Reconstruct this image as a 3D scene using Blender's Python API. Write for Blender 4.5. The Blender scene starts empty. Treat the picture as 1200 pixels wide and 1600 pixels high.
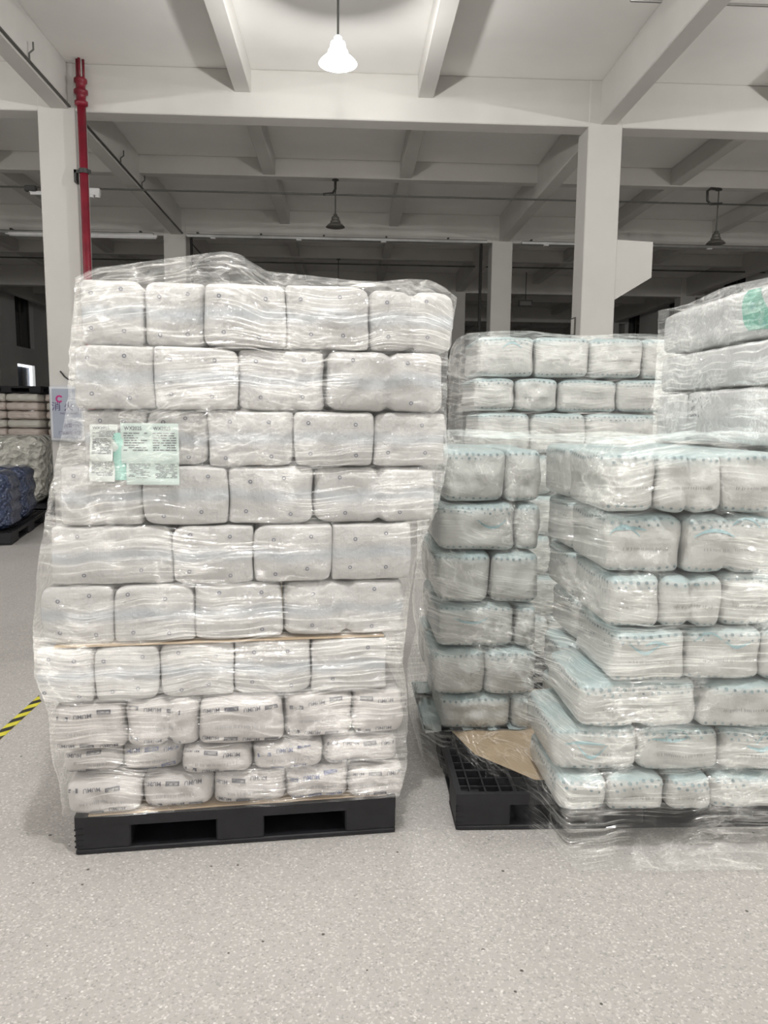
import bpy, math, random
import numpy as np
from mathutils import Matrix, Vector

# ------------------------------------------------------------------ camera, world, exposure
F_PX, VX, VY, ROLL, EYE = 1180.0, 542.0, 653.0, 0.010, 1.6
scene = bpy.context.scene
COL = scene.collection

def cam_basis(yaw, pitch, roll):
    f = np.array([math.sin(yaw)*math.cos(pitch), math.cos(yaw)*math.cos(pitch), -math.sin(pitch)])
    r = np.array([math.cos(yaw), -math.sin(yaw), 0.0]); u = np.cross(r, f)
    c, s = math.cos(roll), math.sin(roll)
    return c*r + s*u, -s*r + c*u, f

YAW, PITCH = 0.05, 0.123
for _ in range(40):
    R_, U_, D_ = cam_basis(YAW, PITCH, ROLL)
    w = np.array([0, 1.0, 0])
    qx = 600 + F_PX*(w@R_)/(w@D_); qy = 800 - F_PX*(w@U_)/(w@D_)
    YAW -= (VX-qx)/F_PX; PITCH += (qy-VY)/F_PX
R_, U_, D_ = cam_basis(YAW, PITCH, ROLL)
cd = bpy.data.cameras.new('camera'); cam = bpy.data.objects.new('camera', cd); COL.objects.link(cam)
cam.matrix_world = Matrix(((R_[0], U_[0], -D_[0], 0), (R_[1], U_[1], -D_[1], 0), (R_[2], U_[2], -D_[2], EYE), (0, 0, 0, 1)))
cd.sensor_fit = 'VERTICAL'; cd.sensor_height = 32.0; cd.lens = 32.0*F_PX/1600.0
cd.clip_start = 0.05; cd.clip_end = 200
scene.camera = cam

world = bpy.data.worlds.new('world'); scene.world = world; world.use_nodes = True
world.node_tree.nodes['Background'].inputs[0].default_value = (0.55, 0.65, 0.8, 1)
world.node_tree.nodes['Background'].inputs[1].default_value = 0.15
scene.view_settings.view_transform = 'Standard'; scene.view_settings.look = 'None'
scene.view_settings.gamma = 1.0; scene.view_settings.use_curve_mapping = False
scene.view_settings.exposure = 0.0
LAMP_W = 355.0

EYE_P = np.array([0, 0, EYE])
def ray(x, y): return D_ + (x-600)/F_PX*R_ - (y-800)/F_PX*U_
def atY(x, y, Y): d = ray(x, y); return EYE_P + d*(Y/d[1])
def atX(x, y, X): d = ray(x, y); return EYE_P + d*(X/d[0])
def atZ(x, y, Z): d = ray(x, y); return EYE_P + d*((Z-EYE)/d[2])

# ------------------------------------------------------------------ helpers
def link(o, parent=None):
    COL.objects.link(o)
    if parent is not None: o.parent = parent
    return o
def mesh_obj(name, verts, faces, mat=None, parent=None, smooth=False, uvs=None):
    me = bpy.data.meshes.new(name)
    me.from_pydata([tuple(map(float, v)) for v in verts], [], [tuple(map(int, f)) for f in faces]); me.update()
    if mat is not None:
        for m in (mat if isinstance(mat, (list, tuple)) else [mat]): me.materials.append(m)
    if smooth: me.polygons.foreach_set('use_smooth', [True]*len(me.polygons))
    if uvs is not None:
        uv = me.uv_layers.new(name='UVMap'); idx = np.zeros(len(me.loops), dtype=np.int32)
        me.loops.foreach_get('vertex_index', idx)
        uv.data.foreach_set('uv', np.asarray(uvs, dtype=np.float32)[idx].ravel())
    return link(bpy.data.objects.new(name, me), parent)
def empty(name, loc=(0, 0, 0), rz=0.0):
    o = bpy.data.objects.new(name, None); o.location = tuple(map(float, loc)); o.rotation_euler = (0, 0, rz); o.empty_display_size = 0.1
    return link(o)
def tag(o, label=None, cat=None, group=None, kind=None):
    if label: o['label'] = label
    if cat: o['category'] = cat
    if group: o['group'] = group
    if kind: o['kind'] = kind
    return o

class MB:
    """collects boxes, tubes and lathes into one mesh"""
    def __init__(s): s.v = []; s.f = []
    def add(s, v, f):
        o = len(s.v); s.v += [tuple(p) for p in v]; s.f += [tuple(i+o for i in q) for q in f]; return s
    def box(s, x0, x1, y0, y1, z0, z1):
        return s.add([(x0,y0,z0),(x1,y0,z0),(x1,y1,z0),(x0,y1,z0),(x0,y0,z1),(x1,y0,z1),(x1,y1,z1),(x0,y1,z1)],
                     [(0,3,2,1),(4,5,6,7),(0,1,5,4),(1,2,6,5),(2,3,7,6),(3,0,4,7)])
    def bbox(s, x0, x1, y0, y1, z0, z1, b):
        """box with chamfered edges (convex corner-cut)"""
        v = []; 
        for z, k in ((z0, b), (z0+b, 0), (z1-b, 0), (z1, b)):
            for a, c in ((x0+k+b, y0+k), (x1-k-b, y0+k), (x1-k, y0+k+b), (x1-k, y1-k-b), (x1-k-b, y1-k), (x0+k+b, y1-k), (x0+k, y1-k-b), (x0+k, y0+k+b)): v.append((a, c, z))
        f = [tuple(range(7, -1, -1)), tuple(range(24, 32))]
        for l in range(3):
            for i in range(8): j = (i+1) % 8; f.append((l*8+i, l*8+j, l*8+8+j, l*8+8+i))
        return s.add(v, f)
    def tube(s, pts, r, n=8):
        pts = [Vector(p) for p in pts]; rs = r if isinstance(r, (list, tuple)) else [r]*len(pts)
        v = []; f = []; up = None
        for i, p in enumerate(pts):
            t = (pts[min(i+1, len(pts)-1)] - pts[max(i-1, 0)]).normalized()
            if up is None: up = t.orthogonal().normalized()
            up = (up - t*up.dot(t)).normalized(); b = t.cross(up)
            for k in range(n):
                a = 2*math.pi*k/n; v.append(p + (up*math.cos(a) + b*math.sin(a))*rs[i])
        for i in range(len(pts)-1):
            for k in range(n): j = (k+1) % n; f.append((i*n+k, i*n+j, i*n+n+j, i*n+n+k))
        f.append(tuple(range(n-1, -1, -1))); f.append(tuple(range((len(pts)-1)*n, len(pts)*n)))
        return s.add(v, f)
    def lathe(s, prof, n=28, c=(0, 0, 0), cap=True):
        v = []; f = []
        for r, z in prof:
            for k in range(n): a = 2*math.pi*k/n; v.append((c[0]+r*math.cos(a), c[1]+r*math.sin(a), c[2]+z))
        for i in range(len(prof)-1):
            for k in range(n): j = (k+1) % n; f.append((i*n+k, i*n+j, i*n+n+j, i*n+n+k))
        if cap: f.append(tuple(range(n-1, -1, -1))); f.append(tuple(range((len(prof)-1)*n, len(prof)*n)))
        return s.add(v, f)
    def build(s, name, mat, parent=None, smooth=False): return mesh_obj(name, s.v, s.f, mat, parent, smooth)

def hashn(i, j, seed):
    h = np.sin(i*127.1 + j*311.7 + seed*74.7)*43758.5453
    return h - np.floor(h)
def vnoise(x, y, seed=0):
    x = np.asarray(x, float); y = np.asarray(y, float)
    i = np.floor(x); j = np.floor(y); fx = x-i; fy = y-j
    fx = fx*fx*(3-2*fx); fy = fy*fy*(3-2*fy)
    a = hashn(i, j, seed); b = hashn(i+1, j, seed); c = hashn(i, j+1, seed); d = hashn(i+1, j+1, seed)
    return (a*(1-fx)+b*fx)*(1-fy) + (c*(1-fx)+d*fx)*fy

# ------------------------------------------------------------------ materials
class NT:
    def __init__(s, name):
        s.m = bpy.data.materials.new(name); s.m.use_nodes = True; s.t = s.m.node_tree
        s.b = s.t.nodes['Principled BSDF']; s.out = s.t.nodes['Material Output']
    def n(s, typ, **kw):
        nd = s.t.nodes.new(typ)
        for k, v in kw.items():
            if k.startswith('i_'): nd.inputs[k[2:].replace('_', ' ')].default_value = v
            else: setattr(nd, k, v)
        return nd
    def l(s, a, b): s.t.links.new(a, b)
    def ramp(s, src, stops):
        r = s.n('ShaderNodeValToRGB'); e = r.color_ramp.elements
        while len(e) < len(stops): e.new(0.5)
        for el, (p, c) in zip(e, stops): el.position = p; el.color = c if len(c) == 4 else (*c, 1)
        s.l(src, r.inputs[0]); return r.outputs[0]
    def noise(s, vec, scale, detail=3, rough=0.5):
        nd = s.n('ShaderNodeTexNoise'); nd.inputs['Scale'].default_value = scale; nd.inputs['Detail'].default_value = detail; nd.inputs['Roughness'].default_value = rough
        if vec is not None: s.l(vec, nd.inputs['Vector'])
        return nd.outputs['Fac']
    def mapping(s, vec, scale=(1,1,1), rot=(0,0,0), loc=(0,0,0)):
        nd = s.n('ShaderNodeMapping'); nd.inputs['Scale'].default_value = scale; nd.inputs['Rotation'].default_value = rot; nd.inputs['Location'].default_value = loc
        s.l(vec, nd.inputs['Vector']); return nd.outputs[0]
    def math(s, op, a, b=None, clamp=False):
        nd = s.n('ShaderNodeMath', operation=op, use_clamp=clamp)
        for i, q in enumerate((a, b)):
            if q is None: continue
            if isinstance(q, (int, float)): nd.inputs[i].default_value = q
            else: s.l(q, nd.inputs[i])
        return nd.outputs[0]
    def mix(s, fac, a, b):
        nd = s.n('ShaderNodeMix', data_type='RGBA')
        for sock, q in ((nd.inputs[0], fac), (nd.inputs[6], a), (nd.inputs[7], b)):
            if isinstance(q, (int, float)): sock.default_value = q
            elif isinstance(q, tuple): sock.default_value = q if len(q) == 4 else (*q, 1)
            else: s.l(q, sock)
        return nd.outputs[2]
    def bump(s, h, strength, dist, normal=None):
        nd = s.n('ShaderNodeBump'); nd.inputs['Strength'].default_value = strength; nd.inputs['Distance'].default_value = dist
        s.l(h, nd.inputs['Height'])
        if normal is not None: s.l(normal, nd.inputs['Normal'])
        return nd.outputs[0]
    def set(s, **kw):
        for k, v in kw.items():
            sock = s.b.inputs[k.replace('_', ' ')]
            if isinstance(v, (int, float, tuple)): sock.default_value = v
            else: s.l(v, sock)
        return s

def plain(name, col, rough=0.5, metal=0.0, var=0.06, scale=8.0, bump=0.0):
    t = NT(name); oc = t.n('ShaderNodeTexCoord').outputs['Object']
    n = t.noise(oc, scale, 4)
    c0 = tuple(max(0, c*(1-var)) for c in col); c1 = tuple(min(1, c*(1+var)) for c in col)
    t.set(Base_Color=t.ramp(n, [(0.3, c0), (0.7, c1)]), Roughness=rough, Metallic=metal)
    if bump: t.set(Normal=t.bump(n, bump, 0.01))
    return t.m

def emit(name, col, strength):
    t = NT(name); t.set(Base_Color=(*col, 1), Emission_Color=(*col, 1), Emission_Strength=strength); return t.m

M = {}
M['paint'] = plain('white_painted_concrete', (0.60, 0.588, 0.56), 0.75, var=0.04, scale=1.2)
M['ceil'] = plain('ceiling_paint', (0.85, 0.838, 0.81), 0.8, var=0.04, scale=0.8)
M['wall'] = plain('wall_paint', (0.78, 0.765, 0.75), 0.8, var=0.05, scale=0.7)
M['red'] = plain('red_pipe_paint', (0.20, 0.010, 0.024), 0.4, var=0.15)
M['steel'] = plain('galvanised_steel', (0.55, 0.55, 0.54), 0.3, 0.9, var=0.15, scale=3)
M['conduit'] = plain('grey_conduit', (0.12, 0.12, 0.11), 0.5, 0.3)
M['dark'] = plain('dark_metal', (0.05, 0.05, 0.048), 0.5, 0.2)
M['lampgrey'] = plain('lamp_grey_metal', (0.16, 0.155, 0.14), 0.45, 0.4)
M['blackplastic'] = plain('black_pallet_plastic', (0.010, 0.010, 0.013), 0.55, var=0.3, scale=20, bump=0.15)
M['ink'] = plain('dark_grey_ink', (0.13, 0.13, 0.15), 0.6, var=0.25, scale=60)
M['inkblue'] = plain('blue_grey_ink', (0.17, 0.19, 0.30), 0.6, var=0.3, scale=60)
M['ringink'] = plain('ring_ink', (0.12, 0.13, 0.19), 0.6)
M['tealink'] = plain('teal_ink', (0.28, 0.35, 0.37), 0.6, var=0.3, scale=50)
M['tealstroke'] = plain('teal_stroke_ink', (0.36, 0.52, 0.55), 0.6, var=0.2, scale=30)
M['tick'] = plain('pale_grey_ink', (0.36, 0.35, 0.34), 0.6)
M['greenink'] = plain('green_print', (0.15, 0.38, 0.30), 0.5, var=0.2, scale=14)
M['greendark'] = plain('dark_green_print', (0.12, 0.33, 0.30), 0.5)
M['card'] = plain('cardboard', (0.52, 0.40, 0.27), 0.8, var=0.08, scale=14)
M['mint'] = plain('mint_label_backing', (0.42, 0.72, 0.64), 0.45, var=0.05)
M['paper'] = plain('label_paper', (0.72, 0.76, 0.73), 0.5, var=0.04)
M['papercool'] = plain('pale_mint_label_paper', (0.62, 0.72, 0.68), 0.5, var=0.05)
M['yellow'] = plain('yellow_tape', (0.72, 0.66, 0.06), 0.5, var=0.1, scale=20)
M['tapeblack'] = plain('black_tape', (0.035, 0.035, 0.03), 0.5)
M['white'] = plain('white_enamel', (0.8, 0.8, 0.8), 0.4)
M['signface'] = plain('sign_face', (0.36, 0.39, 0.47), 0.3, var=0.02)
M['signframe'] = plain('sign_frame', (0.62, 0.64, 0.67), 0.3, 0.2)
M['signtext'] = plain('sign_purple_text', (0.07, 0.05, 0.14), 0.5)
M['signlogo'] = plain('sign_magenta_logo', (0.5, 0.02, 0.2), 0.5)
M['lamp_on'] = emit('lamp_glow', (0.92, 0.97, 1.0), 40.0)
M['lamp_shade_on'] = emit('glowing_acrylic_shade', (0.90, 0.96, 1.0), 3.0)
M['daylight'] = emit('daylight_gap', (0.95, 0.98, 1.0), 1.6)
M['pane'] = NT('dark_window_glass').set(Base_Color=(0.03, 0.032, 0.036, 1), Roughness=0.12).m
M['skypane'] = NT('bluish_window_glass').set(Base_Color=(0.11, 0.13, 0.17, 1), Roughness=0.2).m

def floor_mat():
    t = NT('terrazzo_concrete_floor'); oc = t.n('ShaderNodeTexCoord').outputs['Object']
    big = t.noise(oc, 0.9, 5, 0.6); mid = t.noise(oc, 9, 4)
    base = t.mix(big, (0.39, 0.375, 0.355), (0.48, 0.457, 0.442))
    base = t.mix(t.math('MULTIPLY', mid, 0.35), base, (0.45, 0.445, 0.42))
    v1 = t.n('ShaderNodeTexVoronoi'); v1.inputs['Scale'].default_value = 150; t.l(oc, v1.inputs['Vector'])
    rnd = t.n('ShaderNodeSeparateColor'); t.l(v1.outputs['Color'], rnd.inputs[0])
    grain = t.ramp(rnd.outputs[0], [(0.0, (0.27, 0.26, 0.25)), (0.14, (0.46, 0.44, 0.42)), (0.78, (0.52, 0.49, 0.47)), (0.93, (0.74, 0.71, 0.68))])
    base = t.mix(0.55, base, grain)
    v2 = t.n('ShaderNodeTexVoronoi'); v2.inputs['Scale'].default_value = 13; v2.inputs['Randomness'].default_value = 1; t.l(oc, v2.inputs['Vector'])
    r2 = t.n('ShaderNodeSeparateColor'); t.l(v2.outputs['Color'], r2.inputs[0])
    spot = t.math('MULTIPLY', t.math('LESS_THAN', v2.outputs['Distance'], 0.07), t.math('LESS_THAN', r2.outputs[1], 0.45))
    base = t.mix(spot, base, (0.10, 0.09, 0.08))
    v3 = t.n('ShaderNodeTexVoronoi'); v3.inputs['Scale'].default_value = 48; t.l(t.mapping(oc, (1, 1, 1), loc=(3.1, 1.7, 0)), v3.inputs['Vector'])
    r3 = t.n('ShaderNodeSeparateColor'); t.l(v3.outputs['Color'], r3.inputs[0])
    w = t.math('MULTIPLY', t.math('LESS_THAN', v3.outputs['Distance'], 0.2), t.math('LESS_THAN', r3.outputs[1], 0.22))
    base = t.mix(t.math('MULTIPLY', w, 0.75), base, (0.80, 0.78, 0.75))
    t.set(Base_Color=base, Roughness=t.ramp(big, [(0.3, (0.38,)*3), (0.7, (0.55,)*3)]), Normal=t.bump(rnd.outputs[0], 0.12, 0.002))
    return t.m
M['floor'] = floor_mat()

def pack_mat(name, base, band, bandpos, bandw, bandamt, topamt, rough=0.36, foldx=70.0, sheer=0.0):
    """plastic-wrapped pack; UV u along the face, v up the face (0..1)"""
    t = NT(name); tc = t.n('ShaderNodeTexCoord'); uv = tc.outputs['UV']; oc = tc.outputs['Object']
    oi = t.n('ShaderNodeObjectInfo').outputs['Random']
    sh = t.n('ShaderNodeCombineXYZ'); t.l(t.math('MULTIPLY', oi, 37.0), sh.inputs[0]); t.l(t.math('MULTIPLY', oi, 11.0), sh.inputs[2])
    vec = t.n('ShaderNodeVectorMath', operation='ADD'); t.l(oc, vec.inputs[0]); t.l(sh.outputs[0], vec.inputs[1]); vec = vec.outputs[0]
    sep = t.n('ShaderNodeSeparateXYZ'); t.l(uv, sep.inputs[0]); v = sep.outputs[1]
    wob = t.math('MULTIPLY', t.math('SUBTRACT', t.noise(t.mapping(vec, (3, 3, 1)), 2.0, 2), 0.5), 0.25)
    vv = t.math('ADD', v, wob)
    d = t.math('DIVIDE', t.math('ABSOLUTE', t.math('SUBTRACT', vv, bandpos)), bandw)
    f = t.math('SUBTRACT', 1.0, d, True)
    patch = t.noise(vec, 6.0, 3)
    f = t.math('MULTIPLY', t.math('MULTIPLY', f, bandamt), t.math('ADD', t.math('MULTIPLY', patch, 1.2), 0.2), True)
    n1 = t.noise(vec, 5.0, 4)
    dark = tuple(c*0.90 for c in base)
    c = t.mix(t.ramp(n1, [(0.3, (0,)*3), (0.7, (1,)*3)]), dark, base)
    c = t.mix(f, c, band)
    if topamt:
        e = t.math('MULTIPLY', t.math('GREATER_THAN', t.math('ADD', v, t.math('MULTIPLY', wob, 0.5)), 0.90), topamt)
        e2 = t.math('MULTIPLY', t.math('LESS_THAN', t.math('ADD', v, t.math('MULTIPLY', wob, 0.4)), 0.07), topamt*0.8)
        c = t.mix(t.math('MULTIPLY', t.math('ADD', e, e2, True), patch), c, (0.32, 0.50, 0.53))
    # relief: soft vertical nappy edges, crumpled film
    fx = t.noise(t.mapping(vec, (1.0, 1.0, 0.10)), foldx, 2)
    fz = t.noise(t.mapping(vec, (0.12, 0.12, 1.0)), 55, 2)
    lump = t.noise(vec, 16, 4, 0.6)
    h = t.math('ADD', t.math('MULTIPLY', fx, 0.40), t.math('ADD', t.math('MULTIPLY', fz, 0.08), t.math('MULTIPLY', lump, 1.5)))
    cr = t.noise(t.mapping(vec, (1, 1, 1.4), loc=(3, 5, 1)), 8.0, 3, 0.6)
    cr = t.math('POWER', t.math('SUBTRACT', 1.0, t.math('ABSOLUTE', t.math('MULTIPLY', t.math('SUBTRACT', cr, 0.5), 9.0)), True), 2.0)
    h = t.math('ADD', h, t.math('MULTIPLY', cr, 0.13))
    t.set(Base_Color=c, Roughness=rough, Normal=t.bump(h, 0.55, 0.012), Coat_Weight=0.25, Coat_Roughness=0.18)
    return t.m
M['pack'] = pack_mat('white_pack_blue_band', (0.56, 0.552, 0.54), (0.40, 0.465, 0.54), 0.5, 0.16, 0.55, 0)
M['packlow'] = pack_mat('white_pack_warm', (0.57, 0.545, 0.532), (0.5, 0.49, 0.53), 0.45, 0.1, 0.15, 0)
M['packteal'] = pack_mat('white_pack_teal_edge', (0.60, 0.60, 0.578), (0.44, 0.55, 0.57), 0.98, 0.22, 0.7, 0.5, foldx=55)
M['packbale'] = pack_mat('white_bale', (0.57, 0.57, 0.565), (0.52, 0.53, 0.55), 0.5, 0.3, 0.2, 0)
M['packpink'] = pack_mat('pinkish_pack', (0.80, 0.71, 0.65), (0.77, 0.66, 0.60), 0.5, 0.4, 0.3, 0, foldx=20)
M['packgreen'] = pack_mat('greenish_pack', (0.80, 0.77, 0.71), (0.7, 0.71, 0.62), 0.5, 0.5, 0.6, 0, foldx=20)

def bubble_mat():
    t = NT('blue_bubble_wrap'); oc = t.n('ShaderNodeTexCoord').outputs['Object']
    v = t.n('ShaderNodeTexVoronoi'); v.inputs['Scale'].default_value = 22; t.l(oc, v.inputs['Vector'])
    n = t.noise(oc, 3, 4)
    c = t.mix(n, (0.02, 0.035, 0.09), (0.10, 0.13, 0.23))
    h = t.math('ADD', t.math('SUBTRACT', 1.0, v.outputs['Distance']), t.math('MULTIPLY', n, 2.0))
    t.set(Base_Color=c, Roughness=0.2, Normal=t.bump(h, 1.0, 0.05), Coat_Weight=0.5, Coat_Roughness=0.08)
    return t.m
M['bubble'] = bubble_mat()
def crumple_mat():
    t = NT('crumpled_clear_plastic'); oc = t.n('ShaderNodeTexCoord').outputs['Object']
    v = t.n('ShaderNodeTexVoronoi'); v.inputs['Scale'].default_value = 9; t.l(oc, v.inputs['Vector']); n = t.noise(oc, 7, 5, 0.65)
    c = t.ramp(n, [(0.3, (0.42, 0.44, 0.38)), (0.5, (0.74, 0.73, 0.66)), (0.75, (0.84, 0.80, 0.74))])
    t.set(Base_Color=c, Roughness=0.2, Normal=t.bump(t.math('ADD', v.outputs['Distance'], n), 1.0, 0.12), Coat_Weight=0.5, Coat_Roughness=0.1)
    return t.m
M['crumple'] = crumple_mat()
M['film_fold'] = plain('shiny_film_fold', (0.7, 0.74, 0.8), 0.12)

def film_mat(name, haze=0.02, tint=(0.985, 0.988, 0.985), s1=1.0, ang=0.35, milky=(0.86, 0.88, 0.88)):
    """clear stretch film: mostly transparent, sparse glossy wrinkles, a little haze. UV in metres (round, up)."""
    t = NT(name); t.t.nodes.remove(t.b)
    uv0 = t.n('ShaderNodeTexCoord').outputs['UV']
    wv = t.n('ShaderNodeTexNoise'); wv.inputs['Scale'].default_value = 2.2; wv.inputs['Detail'].default_value = 2; t.l(uv0, wv.inputs['Vector'])
    sc = t.n('ShaderNodeVectorMath', operation='SCALE'); t.l(wv.outputs['Color'], sc.inputs[0]); sc.inputs['Scale'].default_value = 0.14
    ad = t.n('ShaderNodeVectorMath', operation='ADD'); t.l(uv0, ad.inputs[0]); t.l(sc.outputs[0], ad.inputs[1]); uv = ad.outputs[0]
    def ridge(n, sharp, p): return t.math('POWER', t.math('SUBTRACT', 1.0, t.math('ABSOLUTE', t.math('MULTIPLY', t.math('SUBTRACT', n, 0.5), sharp)), True), p)
    a = ridge(t.noise(t.mapping(uv, (1.7, 24, 1), (0, 0, ang), (.3, .1, 0)), 1.0, 2, 0.5), 12.0, 1.6)
    b = ridge(t.noise(t.mapping(uv, (1.5, 38, 1), (0, 0, -0.55*ang), (5, 2, 0)), 1.0, 2, 0.5), 12.0, 1.6)
    c = ridge(t.noise(t.mapping(uv, (7, 13, 1), (0, 0, 1.0), (1, 7, 0)), 1.0, 3, 0.6), 9.0, 1.8)
    fine = t.noise(t.mapping(uv, (42, 60, 1), loc=(0, 0, .4)), 1.0, 3, 0.7)
    pa = t.ramp(t.noise(t.mapping(uv, (1, 1, 1), loc=(3, 1, 0)), 2.6, 3), [(0.45, (0.03,)*3), (0.60, (1,)*3)])
    pb = t.ramp(t.noise(t.mapping(uv, (1, 1, 1), loc=(9, 4, 0)), 2.4, 3), [(0.47, (0.02,)*3), (0.62, (1,)*3)])
    pc = t.ramp(t.noise(t.mapping(uv, (1, 1, 1), loc=(2, 8, 0)), 3.4, 3), [(0.45, (0.03,)*3), (0.64, (1,)*3)])
    ra, rb, rc = t.math('MULTIPLY', a, pa), t.math('MULTIPLY', b, pb), t.math('MULTIPLY', c, pc)
    rs = t.math('ADD', ra, t.math('ADD', rb, rc))
    h = t.math('ADD', rs, t.math('MULTIPLY', t.math('MULTIPLY', fine, t.math('ADD', pc, 0.10)), 1.0))
    nrm = t.bump(h, 1.0*s1, 0.016)
    lw = t.n('ShaderNodeLayerWeight'); lw.inputs['Blend'].default_value = 0.5; t.l(nrm, lw.inputs['Normal'])
    fac = t.math('ADD', t.math('MULTIPLY', t.math('POWER', lw.outputs['Facing'], 4.0), 0.40), t.math('ADD', t.math('MULTIPLY', rs, 0.30), 0.04), True)
    gl = t.n('ShaderNodeBsdfGlossy'); gl.inputs['Roughness'].default_value = 0.085; gl.inputs['Color'].default_value = (1, 1, 1, 1); t.l(nrm, gl.inputs['Normal'])
    tr = t.n('ShaderNodeBsdfTransparent'); tr.inputs['Color'].default_value = (*[c*.98 for c in tint], 1)
    df = t.n('ShaderNodeBsdfDiffuse'); df.inputs['Color'].default_value = (*milky, 1); t.l(nrm, df.inputs['Normal'])
    tl = t.n('ShaderNodeBsdfTranslucent'); tl.inputs['Color'].default_value = (*milky, 1)
    dm = t.n('ShaderNodeMixShader'); dm.inputs[0].default_value = 0.5; t.l(df.outputs[0], dm.inputs[1]); t.l(tl.outputs[0], dm.inputs[2])
    hz = t.math('ADD', t.math('MULTIPLY', rs, 0.11), haze, True)  # ridges whitened too: painted highlight streaks that show even without specular reflection
    m1 = t.n('ShaderNodeMixShader'); t.l(hz, m1.inputs[0]); t.l(tr.outputs[0], m1.inputs[1]); t.l(dm.outputs[0], m1.inputs[2])
    cg = t.n('ShaderNodeCombineColor'); [t.l(fac, cg.inputs[k]) for k in range(3)]; t.l(cg.outputs[0], gl.inputs['Color'])
    m2 = t.n('ShaderNodeAddShader'); t.l(m1.outputs[0], m2.inputs[0]); t.l(gl.outputs[0], m2.inputs[1])
    t.l(m2.outputs[0], t.out.inputs['Surface'])
    return t.m
M['film'] = film_mat('clear_stretch_film', 0.025, ang=0.45)
M['film2'] = film_mat('clear_stretch_film_loose', 0.03, ang=0.6, s1=1.0, tint=(0.98, 0.988, 0.985))
M['film3'] = film_mat('clear_stretch_film_tight', 0.04, ang=-0.12, s1=1.2)

# ------------------------------------------------------------------ structure
XL, XR, YB, YF, ZC = -12.1, 11.7, -13.6, 39.4, 6.25
BAY0, BAY = 10.9, 7.0
rows = [BAY0 + BAY*k for k in range(-3, 5)]           # front faces of main cross beams / column rows
COLX = [(-11.65, -11.15), (-4.15, -3.65), (3.33, 3.81), (10.9, 11.4)]

tag(mesh_obj('floor', [(XL, YB, 0), (XR, YB, 0), (XR, YF, 0), (XL, YF, 0)], [(0, 1, 2, 3)], M['floor']), 'grey speckled terrazzo concrete warehouse floor', 'floor', kind='structure')
tag(MB().box(XL-.3, XR+.3, YB-.3, YF+.3, ZC, ZC+.15).build('ceiling', M['ceil']), 'white painted concrete ceiling slab', 'ceiling', kind='structure')
tag(MB().box(XL, XR, YF, YF+.2, 0, ZC).build('wall_back', M['wall']), 'far white end wall of the hall', 'wall', kind='structure')
tag(MB().box(XL, XR, YB-.2, YB, 0, ZC).build('wall_front', M['wall']), 'white end wall behind the viewer', 'wall', kind='structure')

def side_wall(name, X, out, wins, label):
    """wins: list of (y0,y1,z0,z1); openings cut through with reveals"""
    ys = sorted({YB, YF, *[w[0] for w in wins], *[w[1] for w in wins]}); zs = sorted({0, ZC, *[w[2] for w in wins], *[w[3] for w in wins]})
    v = []; f = []
    def q(*p): o = len(v); v.extend(p); f.append((o, o+1, o+2, o+3))
    for i in range(len(ys)-1):
        for k in range(len(zs)-1):
            cy, cz = (ys[i]+ys[i+1])/2, (zs[k]+zs[k+1])/2
            if any(w[0] < cy < w[1] and w[2] < cz < w[3] for w in wins): continue
            q((X, ys[i], zs[k]), (X, ys[i+1], zs[k]), (X, ys[i+1], zs[k+1]), (X, ys[i], zs[k+1]))
    for y0, y1, z0, z1 in wins:
        X2 = X + out*0.25
        q((X, y0, z0), (X2, y0, z0), (X2, y0, z1), (X, y0, z1)); q((X, y1, z0), (X2, y1, z0), (X2, y1, z1), (X, y1, z1))
        q((X, y0, z0), (X, y1, z0), (X2, y1, z0), (X2, y0, z0)); q((X, y0, z1), (X, y1, z1), (X2, y1, z1), (X2, y0, z1))
    return tag(mesh_obj(name, v, f, M['wall']), label, 'wall', kind='structure')
winR = [(y, y+1.6, 4.1, 6.05) for y in (14.6, 18.4, 22.35, 26.4, 30.45, 34.4)]
winL = [(y, y+1.6, 4.1, 6.05) for y in (21.0, 25.0, 28.85, 32.8)] + [(28.85, 30.4, 1.6, 3.48), (21.0, 22.6, 1.6, 3.48)]
side_wall('wall_right', XR, 1, winR, 'white right side wall with high windows'); side_wall('wall_left', XL, -1, winL, 'white left side wall with windows')
wn = 0
def window(X, out, w, pane, bright=False):
    global wn; wn += 1
    y0, y1, z0, z1 = w; Xp = X + out*0.18
    r = empty(f'window_{wn}', (Xp, (y0+y1)/2, z0)); tag(r, ('window with bluish pane edged by daylight' if bright else 'dark high window in the side wall'), 'window', kind='structure')
    hw, h = (y1-y0)/2, z1-z0
    b = MB()
    for a in ((-hw, -hw+.06, 0, h), (hw-.06, hw, 0, h), (-hw, hw, 0, .06), (-hw, hw, h-.06, h), (-.03, .03, 0, h)): b.box(-.03, .03, a[0], a[1], a[2], a[3])
    b.build('window_frame', M['lampgrey'], r)
    MB().box(out*.0-.005, out*.0+.005, -hw+.05, hw-.05, .05, h-.05).build('pane', pane, r)
    if bright:
        MB().box(-out*.05-.01, -out*.05+.01, -hw, hw, h-.09, h).box(-out*.05-.01, -out*.05+.01, hw-.2, hw, .0, h-.09).build('daylight_gap', M['daylight'], r)
for w in winR: window(XR, 1, w, M['pane'])
for k, w in enumerate(winL): window(XL, -1, w, M['skypane'] if k >= 4 else M['pane'], bright=(k == 4))

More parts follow.
